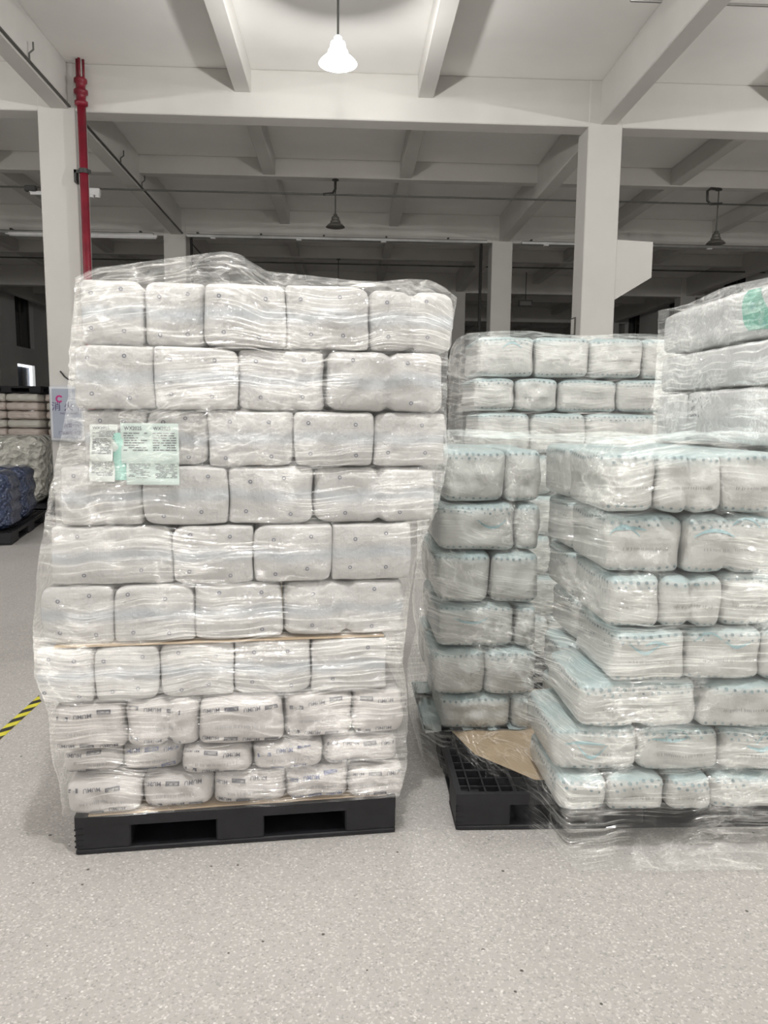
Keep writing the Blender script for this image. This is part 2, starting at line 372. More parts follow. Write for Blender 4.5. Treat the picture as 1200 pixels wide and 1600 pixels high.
# beams: longitudinal ones run the length of the hall, cross ones between
BM = 5.64; BS = 5.93
def beam(name, b, label): return tag(b.build(name, M['paint']), label, 'beam', kind='structure')
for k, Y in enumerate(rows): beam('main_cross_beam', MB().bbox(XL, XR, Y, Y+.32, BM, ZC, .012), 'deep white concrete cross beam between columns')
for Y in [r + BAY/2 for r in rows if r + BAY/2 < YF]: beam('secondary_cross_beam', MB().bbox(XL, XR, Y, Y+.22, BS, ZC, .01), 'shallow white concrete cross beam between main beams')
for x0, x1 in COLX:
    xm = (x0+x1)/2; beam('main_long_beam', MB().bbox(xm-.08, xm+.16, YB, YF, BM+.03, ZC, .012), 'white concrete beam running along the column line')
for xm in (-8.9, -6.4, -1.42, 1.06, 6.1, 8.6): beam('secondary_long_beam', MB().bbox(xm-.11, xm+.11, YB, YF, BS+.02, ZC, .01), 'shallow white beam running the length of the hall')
for Y in rows:
    for j, (x0, x1) in enumerate(COLX):
        c = empty('column', ((x0+x1)/2, Y+.22, 0)); hw = (x1-x0)/2
        tag(c, 'square white concrete column', 'column', kind='structure')
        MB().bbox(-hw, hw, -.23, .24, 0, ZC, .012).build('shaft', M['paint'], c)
        if j == 2 and Y < 12:
            s = MB(); p = [(hw-.02, 3.30), (hw+.52, 3.63), (hw+.52, 4.12), (hw-.02, 4.14)]
            v = [(x, -.215, z) for x, z in p] + [(x, .235, z) for x, z in p]
            s.add(v, [(0, 1, 2, 3), (7, 6, 5, 4), (0, 4, 5, 1), (1, 5, 6, 2), (2, 6, 7, 3), (3, 7, 4, 0)])
            s.build('corbel', M['paint'], c)

# ------------------------------------------------------------------ pendant lamps (their own light inside)
def lamp(x, y, z, top, lit, label, scale=1.0, power=1.0):
    r = empty('pendant_lamp', (x, y, z)); tag(r, label, 'lamp', 'high bay lamps hanging from the ceiling')
    s = scale
    MB().tube([(0, 0, .21*s), (0, 0, top-z)], .012, 8).build('rod', M['conduit'], r)
    MB().lathe([(.06, top-z-.02), (.06, top-z)], 16).build('ceiling_rose', M['conduit'], r)
    MB().lathe([(.018*s, .24*s), (.035*s, .225*s), (.04*s, .19*s), (.065*s, .18*s), (.075*s, .135*s), (.068*s, .12*s), (.09*s, .11*s), (.098*s, .065*s)], 24).build('housing', M['lamp_shade_on'] if lit else M['lampgrey'], r, True)
    MB().lathe([(.098*s, .066*s), (.13*s, .05*s), (.168*s, .012*s), (.175*s, 0), (.171*s, .0), (.163*s, .012*s), (.125*s, .045*s), (.09*s, .058*s)], 28, cap=False).build('shade', M['lamp_shade_on'] if lit else M['lampgrey'], r, True)
    MB().lathe([(.02*s, -.012*s), (.14*s, -.004*s), (.16*s, .008*s), (.16*s, .012*s)], 28).build('diffuser', M['lamp_on'] if lit else M['lampgrey'], r, True)
    if lit:
        ld = bpy.data.lights.new('lamp_light', 'POINT'); ld.energy = LAMP_W*power; ld.color = (1.0, 0.98, 0.955); ld.shadow_soft_size = 0.06
        lo = bpy.data.objects.new('lamp_light', ld); link(lo, r); lo.location = (0, 0, -0.20)
L1Y = 8.6; L1 = atY(528, 100, L1Y); L2 = atY(524, 355, 14.5); L3 = atY(1118, 381, 14.5)
lamp(L1[0], L1Y, L1[2], ZC, True, 'brightly lit pendant lamp hanging above the left pallet stack', 1.18, .36)
lamp(L2[0], 14.5, L2[2], BS, False, 'unlit grey pendant lamp in the dark bay behind the lit lamp')
lamp(L3[0], 14.5, L3[2], BS, False, 'unlit grey pendant lamp right of the corbelled column')
lamp(-.25, 21.5, 5.0, BS, False, 'small unlit pendant lamp far back above the left stack')
for x, y, n in ((-7.4, L1Y, 'left bay'), (7.2, L1Y, 'right bay'), (-7.4, 1.4, 'left bay beside the viewer'), (-.1, 1.4, 'middle bay above the viewer'), (7.2, 1.4, 'right bay beside the viewer'),
                (-7.4, -6.5, 'left bay behind the viewer'), (-.1, -6.5, 'middle bay behind the viewer'), (7.2, -6.5, 'right bay behind the viewer')):
    lamp(x, y, L1[2], ZC, True, f'lit pendant lamp out of view in the {n}', power=.36 if y > 5 else 1.0)

# ------------------------------------------------------------------ pipes, conduits, small fittings
p = empty('fire_pipe', (-3.53, 10.78, 0)); tag(p, 'dark red fire water riser pipe beside the left column', 'pipe')
MB().tube([(0, 0, 0), (0, 0, 5.72)], .055, 16).build('riser', M['red'], p, True)
MB().lathe([(.055, 5.66), (.085, 5.68), (.085, 5.72), (.06, 5.73), (.06, 5.80), (.09, 5.82), (.09, 5.86), (.06, 5.87), (.06, 5.94), (.085, 5.96), (.085, 6.0), (.05, 6.02)], 20).build('coupling', M['red'], p, True)
for dx, dy in ((-.04, 0), (.0, -.035), (.04, .01)): MB().tube([(dx, dy, 5.98), (dx, dy, ZC)], .017, 8).build('branch_tube', M['red'], p, True)
MB().box(-.13, .09, -.012, .012, 4.82, 4.86).box(-.13, -.1, -.012, .1, 4.70, 4.86).lathe([(.064, 4.81), (.064, 4.87)], 16).build('clamp_bracket', M['dark'], p)

def run(name, pts, r, mat, label, cat, clips=None, n=6):
    e = empty(name, pts[0]); tag(e, label, cat); o = np.array(pts[0], float)
    MB().tube([tuple(np.array(q, float)-o) for q in pts], r, n).build('tube', mat, e, True)
    if clips:
        for cpt in clips:
            c = np.array(cpt, float)-o
            MB().tube([tuple(c), tuple(c+[0, 0, .08]), tuple(c+[0.05, 0, .12]), tuple(c+[.05, 0, .2])], r*.7, 5).build('hanger_clip', mat, e)
    return e
run('conduit_pipe', [(-3.72, YB+.05, 5.70), (-3.72, 20.5, 5.70)], .016, M['conduit'], 'thin grey conduit running back along the left beam', 'conduit', [(-3.72, y, 5.71) for y in (9.6, 13.2, 14.5)])
zc = atY(228, 297, 14.3)[2]
run('cross_conduit', [(XL+.05, 14.3, zc), (XR-.05, 14.3, zc)], .015, M['conduit'], 'thin grey conduit crossing the dark bay below ceiling', 'conduit')
for i, (lx, lz) in enumerate(((L2[0], L2[2]), (L3[0], L3[2]))):
    run('lamp_hook', [(lx, 14.42, BS-.02), (lx-.22, 14.36, BS-.03), (lx-.30, 14.32, BS-.09), (lx-.30, 14.3, zc+.06), (lx-.24, 14.3, zc), (lx-.02, 14.3, zc+.01)] if i else
        [(lx, 14.42, BS-.02), (lx, 14.38, zc+.12), (lx-.05, 14.33, zc+.03), (lx-.22, 14.3, zc)], .024, M['dark'], ('black cable hook above the right unlit lamp' if i else 'black cable elbow above the middle unlit lamp'), 'cable')
zc2 = atY(560, 413, 21.2)[2]
run('rear_conduit', [(XL+.05, 21.2, zc2), (XR-.05, 21.2, zc2)], .018, M['conduit'], 'thin grey conduit far back behind the lamps', 'conduit')
zt = atY(1090, 4, 8.9)[2]
run('overhead_conduit', [(atY(985, -1, 8.9)[0], 8.9, zt), (6.5, 8.9, zt)], .02, M['steel'], 'grey conduit under the ceiling at top right', 'conduit')
# light trunking in front of the second beam row, with drops beside the columns
for x0, x1, lab in ((XL+.3, -4.3, 'left of the red pipe'), (-3.55, 3.15, 'between the rear columns'), (3.95, XR-.3, 'right of the rear column')):
    e = empty('cable_trunking', (x0, 17.6, 5.60)); tag(e, f'shiny steel cable trunking under the dark beam {lab}', 'trunking'); L = x1-x0
    MB().box(0, L, -.05, .05, -.05, .0).build('channel', M['steel'], e)
    MB().box(0, L, -.055, .055, .0, .018).build('cover', M['lampgrey'], e)
    for k in range(int(L//1.4)+1): MB().box(.2+k*1.4, .24+k*1.4, -.03, .35, .018, .06).build('bracket', M['dark'], e)
    for k in range(int(L//1.9)): MB().bbox(.5+k*1.9, .62+k*1.9, -.045, .045, -.075, -.045, .01).build('socket', M['white'], e)
for x, lab in ((3.05, 'right'), (-3.5, 'left')):
    run('drop_conduit', [(x, 17.75, 5.60), (x, 17.75, .0)], .035, M['dark'], f'dark vertical conduit beside the {lab} rear column', 'conduit')
# LED battens (off-white tubes) on trunking, far left
e = empty('led_batten', (atY(130, 368, 17.5)[0], 17.5, 5.50)); tag(e, 'white tube light fixed under the trunking left of red pipe', 'light')
MB().box(-1.6, 1.6, -.03, .03, 0, .05).build('housing', M['white'], e); MB().tube([(-1.58, 0, -.012), (1.58, 0, -.012)], .016, 8).build('tube', M['white'], e, True)
# camera and emergency light by the left column
q = atY(48, 293, 14.3); e = empty('security_camera', q); tag(e, 'small dark security camera left of the left column', 'camera')
MB().bbox(-.10, .10, -.05, .05, -.07, .03, .012).build('body', M['dark'], e); MB().lathe([(.03, -.08), (.038, -.06)], 12).build('lens', M['white'], e); MB().box(-.01, .26, -.01, .01, -.12, -.06).build('mount_arm', M['white'], e)
q = atY(147, 300, 14.3); e = empty('emergency_light', q); tag(e, 'white emergency light box right of the red pipe', 'light')
MB().bbox(-.11, .11, -.05, .05, -.06, .06, .012).build('body', M['white'], e); MB().lathe([(.045, -.1), (.045, -.06)], 14, (-.05, 0, 0)).lathe([(.045, -.1), (.045, -.06)], 14, (.06, 0, 0)).build('lamp_head', M['white'], e)

# text helper ----------------------------------------------------------------
_tc = {}
def text_mesh(body, size):
    if (body) not in _tc:
        cu = bpy.data.curves.new('t', 'FONT'); cu.body = body; cu.size = 1.0; cu.align_x = 'CENTER'; cu.align_y = 'CENTER'; cu.resolution_u = 2; cu.offset = 0.004
        o = bpy.data.objects.new('t', cu); COL.objects.link(o)
        dg = bpy.context.evaluated_depsgraph_get(); me = o.evaluated_get(dg).to_mesh()
        v = np.array([tuple(p.co)[:2] for p in me.vertices]).reshape(-1, 2); f = [tuple(p.vertices) for p in me.polygons]
        o.evaluated_get(dg).to_mesh_clear(); bpy.data.objects.remove(o); bpy.data.curves.remove(cu); _tc[body] = (v, f)
    v, f = _tc[body]; return v*size, f

# fire hydrant cabinet on the left column
a = atY(77, 602, 10.7); b = atY(119, 690, 10.7)
e = empty('fire_hydrant_sign', ((a[0]+b[0])/2+.06, 10.89, b[2])); tag(e, 'blue-grey fire hydrant notice board on the left column', 'sign')
W, H = (b[0]-a[0]) + .14, a[2]-b[2]
MB().bbox(-W/2, W/2, -.2, 0, 0, H, .02).build('cabinet', M['signframe'], e)
MB().box(-W/2+.045, W/2-.045, -.212, -.198, .045, H-.045).build('face', M['signface'], e)
SV, SF = [], []
for body, size, x, z in (('消 火 栓', .13, .03, H*.615), ('FIRE HYDRANT', .035, .03, H*.50), ('火警119', .062, .06, H*.285), ('厂区报警电话', .05, .03, H*.15)):
    v, f = text_mesh(body, size); o = len(SV); SV += [(p[0]+x, -.2135, p[1]+z) for p in v]; SF += [tuple(i+o for i in q) for q in f]
tag(mesh_obj('lettering', SV, SF, M['signtext'], e), kind='stuff')
mb = MB()
for k in range(10):
    t0, t1 = 0.6+k*.5, 1.1+k*.5; c0 = (-.09, H*.76)
    r0, r1 = .028, .052
    mb.add([(c0[0]+r0*math.cos(t0), -.2135, c0[1]+r0*math.sin(t0)), (c0[0]+r1*math.cos(t0), -.2135, c0[1]+r1*math.sin(t0)), (c0[0]+r1*math.cos(t1), -.2135, c0[1]+r1*math.sin(t1)), (c0[0]+r0*math.cos(t1), -.2135, c0[1]+r0*math.sin(t1))], [(0, 1, 2, 3)])
mb.build('emblem', M['signlogo'], e)
q0 = atY(94, 580, 10.86); q1 = atY(113, 594, 10.86)
run('black_cable', [tuple(q0), tuple(q0*.65+q1*.35+[0, 0, -.03]), tuple(q0*.3+q1*.7+[0, 0, -.03]), tuple(q1), tuple(q1+[.18, 0, .0])], .012, M['dark'], 'short black cable drooping on the left column', 'cable')
# little framed notice on left face of right column
q = atX(897, 512, 3.33); e = empty('framed_notice', (3.325, q[1], q[2]-.12)); tag(e, 'small grey framed notice on the side of right column', 'notice')
MB().box(-.02, 0, -.09, .09, 0, .26).build('frame', M['lampgrey'], e); MB().box(-.024, -.019, -.07, .07, .02, .24).build('sheet', M['paint'], e)
# bright and dark bits far back: small exit box
q = atY(821, 474, 24.5); e = empty('exit_sign', q); tag(e, 'small dark exit sign hanging far back between columns', 'sign')
MB().box(-.22, .22, -.03, .03, -.1, .1).build('box', M['dark'], e); MB().box(-.18, .18, -.035, -.029, -.06, .06).build('face', M['lampgrey'], e); MB().tube([(0, 0, .1), (0, 0, ZC-q[2])], .012, 5).build('rod', M['dark'], e)

# floor hazard tape
e = empty('hazard_tape', (-1.735, 2.4, 0)); tag(e, 'yellow and black hazard tape stuck on floor left of pallet', 'tape')
MB().box(-.026, .026, 0, 4.4, .0, .0012).build('yellow_strip', M['yellow'], e)
for k in range(34):
    y = .06 + k*.127
    mesh_obj('black_stripe', [(-.026, y, .0016), (.026, y+.055, .0016), (.026, y+.115, .0016), (-.026, y+.06, .0016)], [(0, 1, 2, 3)], M['tapeblack'], e)

# ------------------------------------------------------------------ packs
def axis_pts(h0, h1, n, r):
    L = h1-h0; r = min(r, L*.45)
    e = [0, .25, .6, 1.0]; pts = [h0+r*k for k in e] + list(np.linspace(h0+r, h1-r, n+1))[1:-1] + [h1-r*k for k in e[::-1]]
    return np.array(pts)
class Pack:
    """puffy plastic-wrapped pack. local: x along face, y=0 front face going inward to D, z=0..H"""
    def __init__(s, W, D, H, seed, r=0.032, bulge=0.008, pinch=None, lump=0.004, droop=0.0):
        s.W, s.D, s.H = W, D, H; s.r = min(r, H*.42, W*.42); s.seed = seed; s.bulge = bulge; s.pinch = pinch; s.lump = lump; s.droop = droop
        rg = np.random.RandomState(seed % 100000); s.ph = rg.rand(12)*6.28; s.fr = 6+rg.rand(12)*16; s.skew = (rg.rand()-.5)*.010; s.cor = rg.rand(4)**2*.016
    def F(s, P):
        hx, hy, hz = s.W/2, s.D/2, s.H/2
        C = P - [0, hy, hz]
        inn = np.array([hx-s.r, hy-s.r, hz-s.r]); Q = np.clip(C, -inn, inn); d = C-Q; n = np.linalg.norm(d, axis=1, keepdims=True); n[n < 1e-9] = 1
        C = np.where(np.linalg.norm(d, axis=1, keepdims=True) > 1e-9, Q + d/n*s.r, C)
        u, v, w = C[:, 0]/hx, C[:, 2]/hz, C[:, 1]/hy
        g = lambda a: np.clip(1-a*a, 0, 1)
        fr = np.clip(-w, 0, 1)**4; bk = np.clip(w, 0, 1)**4
        ph, f = s.ph, s.fr
        lum = s.lump*(np.sin(f[0]*C[:, 0]*2.2+ph[0])*np.sin(f[1]*C[:, 2]*2+ph[1]) + .6*np.sin(f[2]*C[:, 0]*4+ph[2]+2*C[:, 2]*f[3]) + .5*np.sin(f[4]*C[:, 2]*4+ph[4]))
        C = C.copy()
        C[:, 1] -= fr*(s.bulge*g(u)**.5*g(v)**.5*1.6 + lum*g(u)*g(v)*1.5) - bk*s.bulge*.6*g(u)*g(v)
        C[:, 0] += np.sign(u)*np.abs(u)**4*s.lump*.6*np.sin(f[5]*C[:, 2]*2+ph[5]) - s.skew*v*g(u)
        C[:, 2] -= np.abs(v)**4*np.sign(v)*s.lump*.7*(.5+.5*np.sin(f[6]*C[:, 0]*2+ph[6]))
        # soft unequal corners
        for k, (sx, sz) in enumerate(((1, 1), (1, -1), (-1, 1), (-1, -1))):
            wgt = np.clip(u*sx, 0, 1)**5*np.clip(v*sz, 0, 1)**5*s.cor[k]
            C[:, 0] -= sx*wgt; C[:, 2] -= sz*wgt; C[:, 1] += fr*wgt*.7
        if s.pinch is not None:
            k = np.exp(-((C[:, 0]-s.pinch)/.018)**2)
            C[:, 1] += fr*.026*k; C[:, 2] -= np.sign(v)*np.abs(v)**3*.014*k
        return C + [0, hy, hz]
    def mesh(s, name, mat, parent, nx=13, ny=3, nz=8):
        X, Y, Z = axis_pts(-s.W/2, s.W/2, nx, s.r), axis_pts(0, s.D, ny, s.r), axis_pts(0, s.H, nz, s.r)
        idx = {}; V = []; Fc = []
        def vid(i, j, k):
            if (i, j, k) not in idx: idx[i, j, k] = len(V); V.append((X[i], Y[j], Z[k]))
            return idx[i, j, k]
        a, b, c = len(X)-1, len(Y)-1, len(Z)-1
        for i in range(a):
            for k in range(c):
                Fc.append((vid(i, 0, k), vid(i+1, 0, k), vid(i+1, 0, k+1), vid(i, 0, k+1))); Fc.append((vid(i, b, k), vid(i, b, k+1), vid(i+1, b, k+1), vid(i+1, b, k)))
            for j in range(b):
                Fc.append((vid(i, j, 0), vid(i, j+1, 0), vid(i+1, j+1, 0), vid(i+1, j, 0))); Fc.append((vid(i, j, c), vid(i+1, j, c), vid(i+1, j+1, c), vid(i, j+1, c)))
        for j in range(b):
            for k in range(c):
                Fc.append((vid(0, j, k), vid(0, j, k+1), vid(0, j+1, k+1), vid(0, j+1, k))); Fc.append((vid(a, j, k), vid(a, j+1, k), vid(a, j+1, k+1), vid(a, j, k+1)))
        P = np.array(V); uv = np.stack([P[:, 0]+P[:, 1], P[:, 2]/s.H], 1)
        return mesh_obj(name, s.F(P), Fc, mat, parent, True, uv)
    def decal(s, name, pts, faces, mat, parent, side=False, off=.003):
        """pts (x,z) on the front face; or (y,z) on the left face if side"""
        pts = np.asarray(pts, float)
        m = .25*s.r
        if side: P = np.stack([np.full(len(pts), -s.W/2), pts[:, 0], pts[:, 1]], 1)
        else: P = np.stack([np.clip(pts[:, 0], -s.W/2+m, s.W/2-m), np.zeros(len(pts)), np.clip(pts[:, 1], m, s.H-m)], 1)
        S = s.F(P)
        # push outwards along the direction of rounding
        c = np.array([0, s.D/2, s.H/2]); inn = np.array([s.W/2-s.r, s.D/2-s.r, s.H/2-s.r]); d = (P-c)-np.clip(P-c, -inn, inn); d /= np.maximum(np.linalg.norm(d, axis=1, keepdims=True), 1e-9)
        o = mesh_obj(name, S+d*off, faces, mat, parent)
        if name not in ('leaf_print', 'teal_stroke_print'): o['kind'] = 'stuff'      # many tiny printed marks
        return o

def rings(pk, parent, rg):
    v = []; f = []; n = 10
    xs = (-pk.W*.26, pk.W*.20); zs = (pk.H*.20, pk.H*.80)
    for zz in zs:
        for xx in xs:
            if rg.random() < .12: continue
            cx, cz = xx+rg.uniform(-.02, .02), zz+rg.uniform(-.012, .012); o = len(v)
            for k in range(n):
                a = 6.2832*k/n; v += [(cx+.0044*math.cos(a), cz+.0044*math.sin(a)), (cx+.0070*math.cos(a), cz+.0070*math.sin(a))]
            f += [(o+2*k, o+2*k+1, o+(2*k+3) % (2*n), o+(2*k+2) % (2*n)) for k in range(n)]
    if v: pk.decal('ring_print', v, f, M['ringink'], parent)
def dots(pk, parent, rg, lines=('t', 'b'), side=True, r=.0072, pitch=.029):
    v = []; f = []
    def disc(cx, cz, rr):
        o = len(v)
        for k in range(7): a = 6.2832*k/7; v.append((cx+rr*math.cos(a), cz+rr*math.sin(a)))
        f.append(tuple(range(o, o+7)))
    for ln in lines:
        nrow = 2 if ln == 't' and rg.random() < .45 else 1
        x = -pk.W/2+.018; amp = rg.uniform(-.012, .012); ph = rg.uniform(0, 6)
        while x < pk.W/2-.014:
            base = pk.H-.022 if ln == 't' else .018
            z = base+amp*math.sin(ph+x*14)+rg.uniform(-.002, .002)
            disc(x, z, r*rg.uniform(.65, 1.05))
            if nrow == 2 and rg.random() < .7: disc(x+.01, z-.02, r*rg.uniform(.5, .9))
            x += pitch*rg.uniform(.85, 1.15)
    if v: pk.decal('dot_print', v, f, M['tealink'], parent)
    if side:
        v2 = v; v = []; f0 = f; f = []
        y = .03
        while y < pk.D-.03:
            disc(y, pk.H-.03+.006*math.sin(y*20), r*.9); disc(y+.01, pk.H*.62+.01*math.sin(y*15), r*.6) if rg.random() < .5 else None; y += pitch
        pk.decal('side_dot_print', v, f, M['tealink'], parent, side=True)
def strokes(pk, parent, rg):
    v = []; f = []
    x0 = rg.uniform(-.5, .0)*pk.W; L = rg.uniform(.3, .45)*pk.W; z0 = pk.H*rg.uniform(.62, .8); s = rg.uniform(-.05, .05); n = 8
    for k in range(n+1):
        t = k/n; x = x0+L*t; z = z0+s*math.sin(3.1*t); wd = .005*math.sin(3.14*min(max(t, .08), .95))+.0015
        v += [(x, z-wd), (x, z+wd)]
    f = [(2*k, 2*k+2, 2*k+3, 2*k+1) for k in range(n)]
    pk.decal('teal_stroke_print', v, f, M['tealstroke'], parent)
def dashes(pk, parent, rg):
    v = []; f = []; x = -pk.W*.3; z = pk.H*.42
    while x < pk.W*.3:
        o = len(v); h = rg.uniform(.003, .007); v += [(x, z-h), (x+.0022, z-h), (x+.0022, z+h), (x, z+h)]; f.append((o, o+1, o+2, o+3)); x += rg.choice((.006, .006, .011))
    pk.decal('tick_print', v, f, M['tick'], parent)
def lettering(pk, parent, rg):
    """upside-down repeated brand lettering, alternating with boxed word"""
    dark_v = []; dark_f = []; lite_v = []; lite_f = []
    def put(v, f, x, z, rot, V, Fc):
        c, s = math.cos(rot), math.sin(rot); o = len(V)
        V += [(x+c*p[0]-s*p[1], z+s*p[0]+c*p[1]) for p in v]; Fc += [tuple(i+o for i in q) for q in f]
    for zf in (.80, .16):
        x = -pk.W/2+rg.uniform(.02, .05); tilt = rg.uniform(-.10, .10); amp = rg.uniform(-.012, .012); k = rg.randrange(2)
        while x < pk.W/2-.03:
            z = pk.H*zf+amp*math.sin(x*12)+tilt*x
            if k % 2:
                v, f = text_mesh('MUMU', .021); put(v, f, x, z, math.pi+tilt, dark_v, dark_f); x += .072
            else:
                w, h, t = .025, .0072, .002
                put([(-w, -h), (w, -h), (w, h), (-w, h)], [(0, 1, 2, 3)], x, z, tilt, dark_v, dark_f)
                v, f = text_mesh('MUMU', .013); put(v, f, x, z, math.pi+tilt, lite_v, lite_f); x += .074
            k += 1
    pk.decal('lettering', dark_v, dark_f, M[rg.choice(('ink', 'ink', 'inkblue'))], parent)
    if lite_v: pk.decal('box_lettering', lite_v, lite_f, M['tick'], parent, off=.0042)
    dashes(pk, parent, rg)

ORD = ['first', 'second', 'third', 'fourth', 'fifth', 'sixth', 'seventh', 'eighth', 'ninth', 'tenth']
def ordn(i, n, pos='from left'):
    if i == 0: return 'leftmost'
    if i == n-1: return 'rightmost'
    return f'{ORD[i]} {pos}'

# ---------------------------------------------------------------- left pallet stack frame
PL = np.array([-.985, 2.64, 0]); PA = math.atan2(2.757-2.64, .19+.985)
LU = np.array([math.cos(PA), math.sin(PA), 0]); LN = np.array([-math.sin(PA), math.cos(PA), 0])
def leftST(x, y, d=0.0):
    """pixel -> (s along pallet front, z) on the plane d metres behind the pallet's front face"""
    D = ray(x, y); o = PL + LN*d
    t = ((o-EYE_P)@LN)/(D@LN); P = EYE_P + D*t
    return (P-PL)@LU, P[2]
def left_world(s, d, z): P = PL + LU*s + LN*d; return (P[0], P[1], z)

def pallet(name, loc, rz, W, D, label):
    e = empty(name, loc, rz); tag(e, label, 'pallet', 'black plastic pallets'); H = .15; m = M['blackplastic']
    b = MB()                                        # open grid deck
    b.box(0, W, 0, .022, .105, H); b.box(0, W, D-.022, D, .105, H); b.box(0, .022, .022, D-.022, .105, H); b.box(W-.022, W, .022, D-.022, .105, H)
    nx, ny = 22, 18
    for i in range(1, nx): x = W*i/nx; t = .007 if i % 4 == 0 else .0035; b.box(x-t, x+t, .022, D-.022, .112, H-.001)
    for j in range(1, ny): y = D*j/ny; t = .007 if j % 3 == 0 else .0035; b.box(.022, W-.022, y-t, y+t, .115, H-.002)
    for cx in (.0, W-.1):
        for cy in (.0, D-.1): b.box(cx+.004, cx+.096, cy+.004, cy+.096, .118, H-.012)
    b.build('deck', m, e)
    bw = [(0, W*.165), (W*.425, W*.575), (W*.835, W)]; bd = [(0, D*.17), (D*.42, D*.58), (D*.83, D)]
    for x0, x1 in bw:
        for y0, y1 in bd:
            o = MB().bbox(x0, x1, y0, y1, .018, .112, .006).build('block', m, e)
            if y0 == 0 and x0 == 0:
                g = MB()
                for k in range(4): g.box(x0-.002, x0+.03, y0-.002, y0+.004, .03+k*.022, .035+k*.022)
                g.build('grip_rib', m, o)
    for y0, y1 in bd: MB().bbox(0, W, y0, y1, 0, .02, .004).build('bottom_board', m, e)
    for x0, x1 in bw:
        for (a0, a1) in ((bd[0][1], bd[1][0]), (bd[1][1], bd[2][0])): MB().box(x0+.01, x1-.01, a0, a1, .002, .018).build('bottom_rail', m, e)
    for x0, x1 in ((W*.165, W*.425), (W*.575, W*.835)):      # ribs seen inside the fork openings
        g = MB()
        for k in range(1, 6): x = x0+(x1-x0)*k/6; g.box(x-.004, x+.004, D*.42, D*.43, .02, .115)
        for z in (.04, .065, .09): g.box(x0, x1, D*.42, D*.43, z-.003, z+.003)
        g.build('inner_rib', m, e)
    return e
pallet('pallet', tuple(PL), PA, 1.185, 1.0, 'black plastic pallet under the tall left stack')

LEFT = [
 [(122,432,224,534),(224,438,319,540),(319,438,447,546),(447,442,577,552),(577,452,710,556)],
 [(115,536,241,634),(241,540,372,638),(372,542,506,640),(510,548,692,652)],
 [(126,638,228,724),(228,640,325,724),(325,639,459,728),(459,642,584,734),(584,650,696,744)],
 [(92,724,222,818),(222,724,357,816),(357,726,489,814),(491,731,681,830)],
 [(77,820,270,908),(270,817,396,908),(396,818,518,914),(518,828,643,922)],
 [(62,908,178,1002),(178,904,304,998),(304,908,442,999),(443,915,631,1002)],
 [(57,1010,148,1090),(148,1010,249,1090),(249,1005,366,1087),(366,1004,486,1087),(486,1003,604,1087)],
 [(83,1092,197,1163),(197,1090,311,1163),(311,1088,443,1163),(445,1088,551,1160),(551,1080,632,1158)],
 [(92,1163,186,1208),(186,1163,283,1208),(283,1163,395,1208),(395,1160,505,1206),(505,1156,622,1203)],
 [(103,1206,222,1261),(222,1206,333,1259),(333,1206,447,1257),(447,1204,545,1255),(545,1200,630,1252)]]
PINCH_L = {(1, 3), (3, 3), (5, 3), (7, 1), (0, 4)}
RECESS = {(8, 0): .05, (8, 1): .05, (8, 2): -.012, (7, 2): -.02, (8, 3): -.012, (9, 1): .01, (2, 0): .035, (2, 1): .035, (4, 0): .012, (0, 0): .02, (0, 1): .02}
rz_bot, rz_top = [], []
for r in LEFT:
    rz_bot.append(np.mean([leftST((a+c)/2, d)[1] for a, b, c, d in r])); rz_top.append(np.mean([leftST((a+c)/2, b)[1] for a, b, c, d in r]))
zb = [None]*10; z = .156
bounds = [.156] + [ (rz_top[k]+rz_bot[k-1])/2 for k in range(9, 0, -1)] + [rz_top[0]]
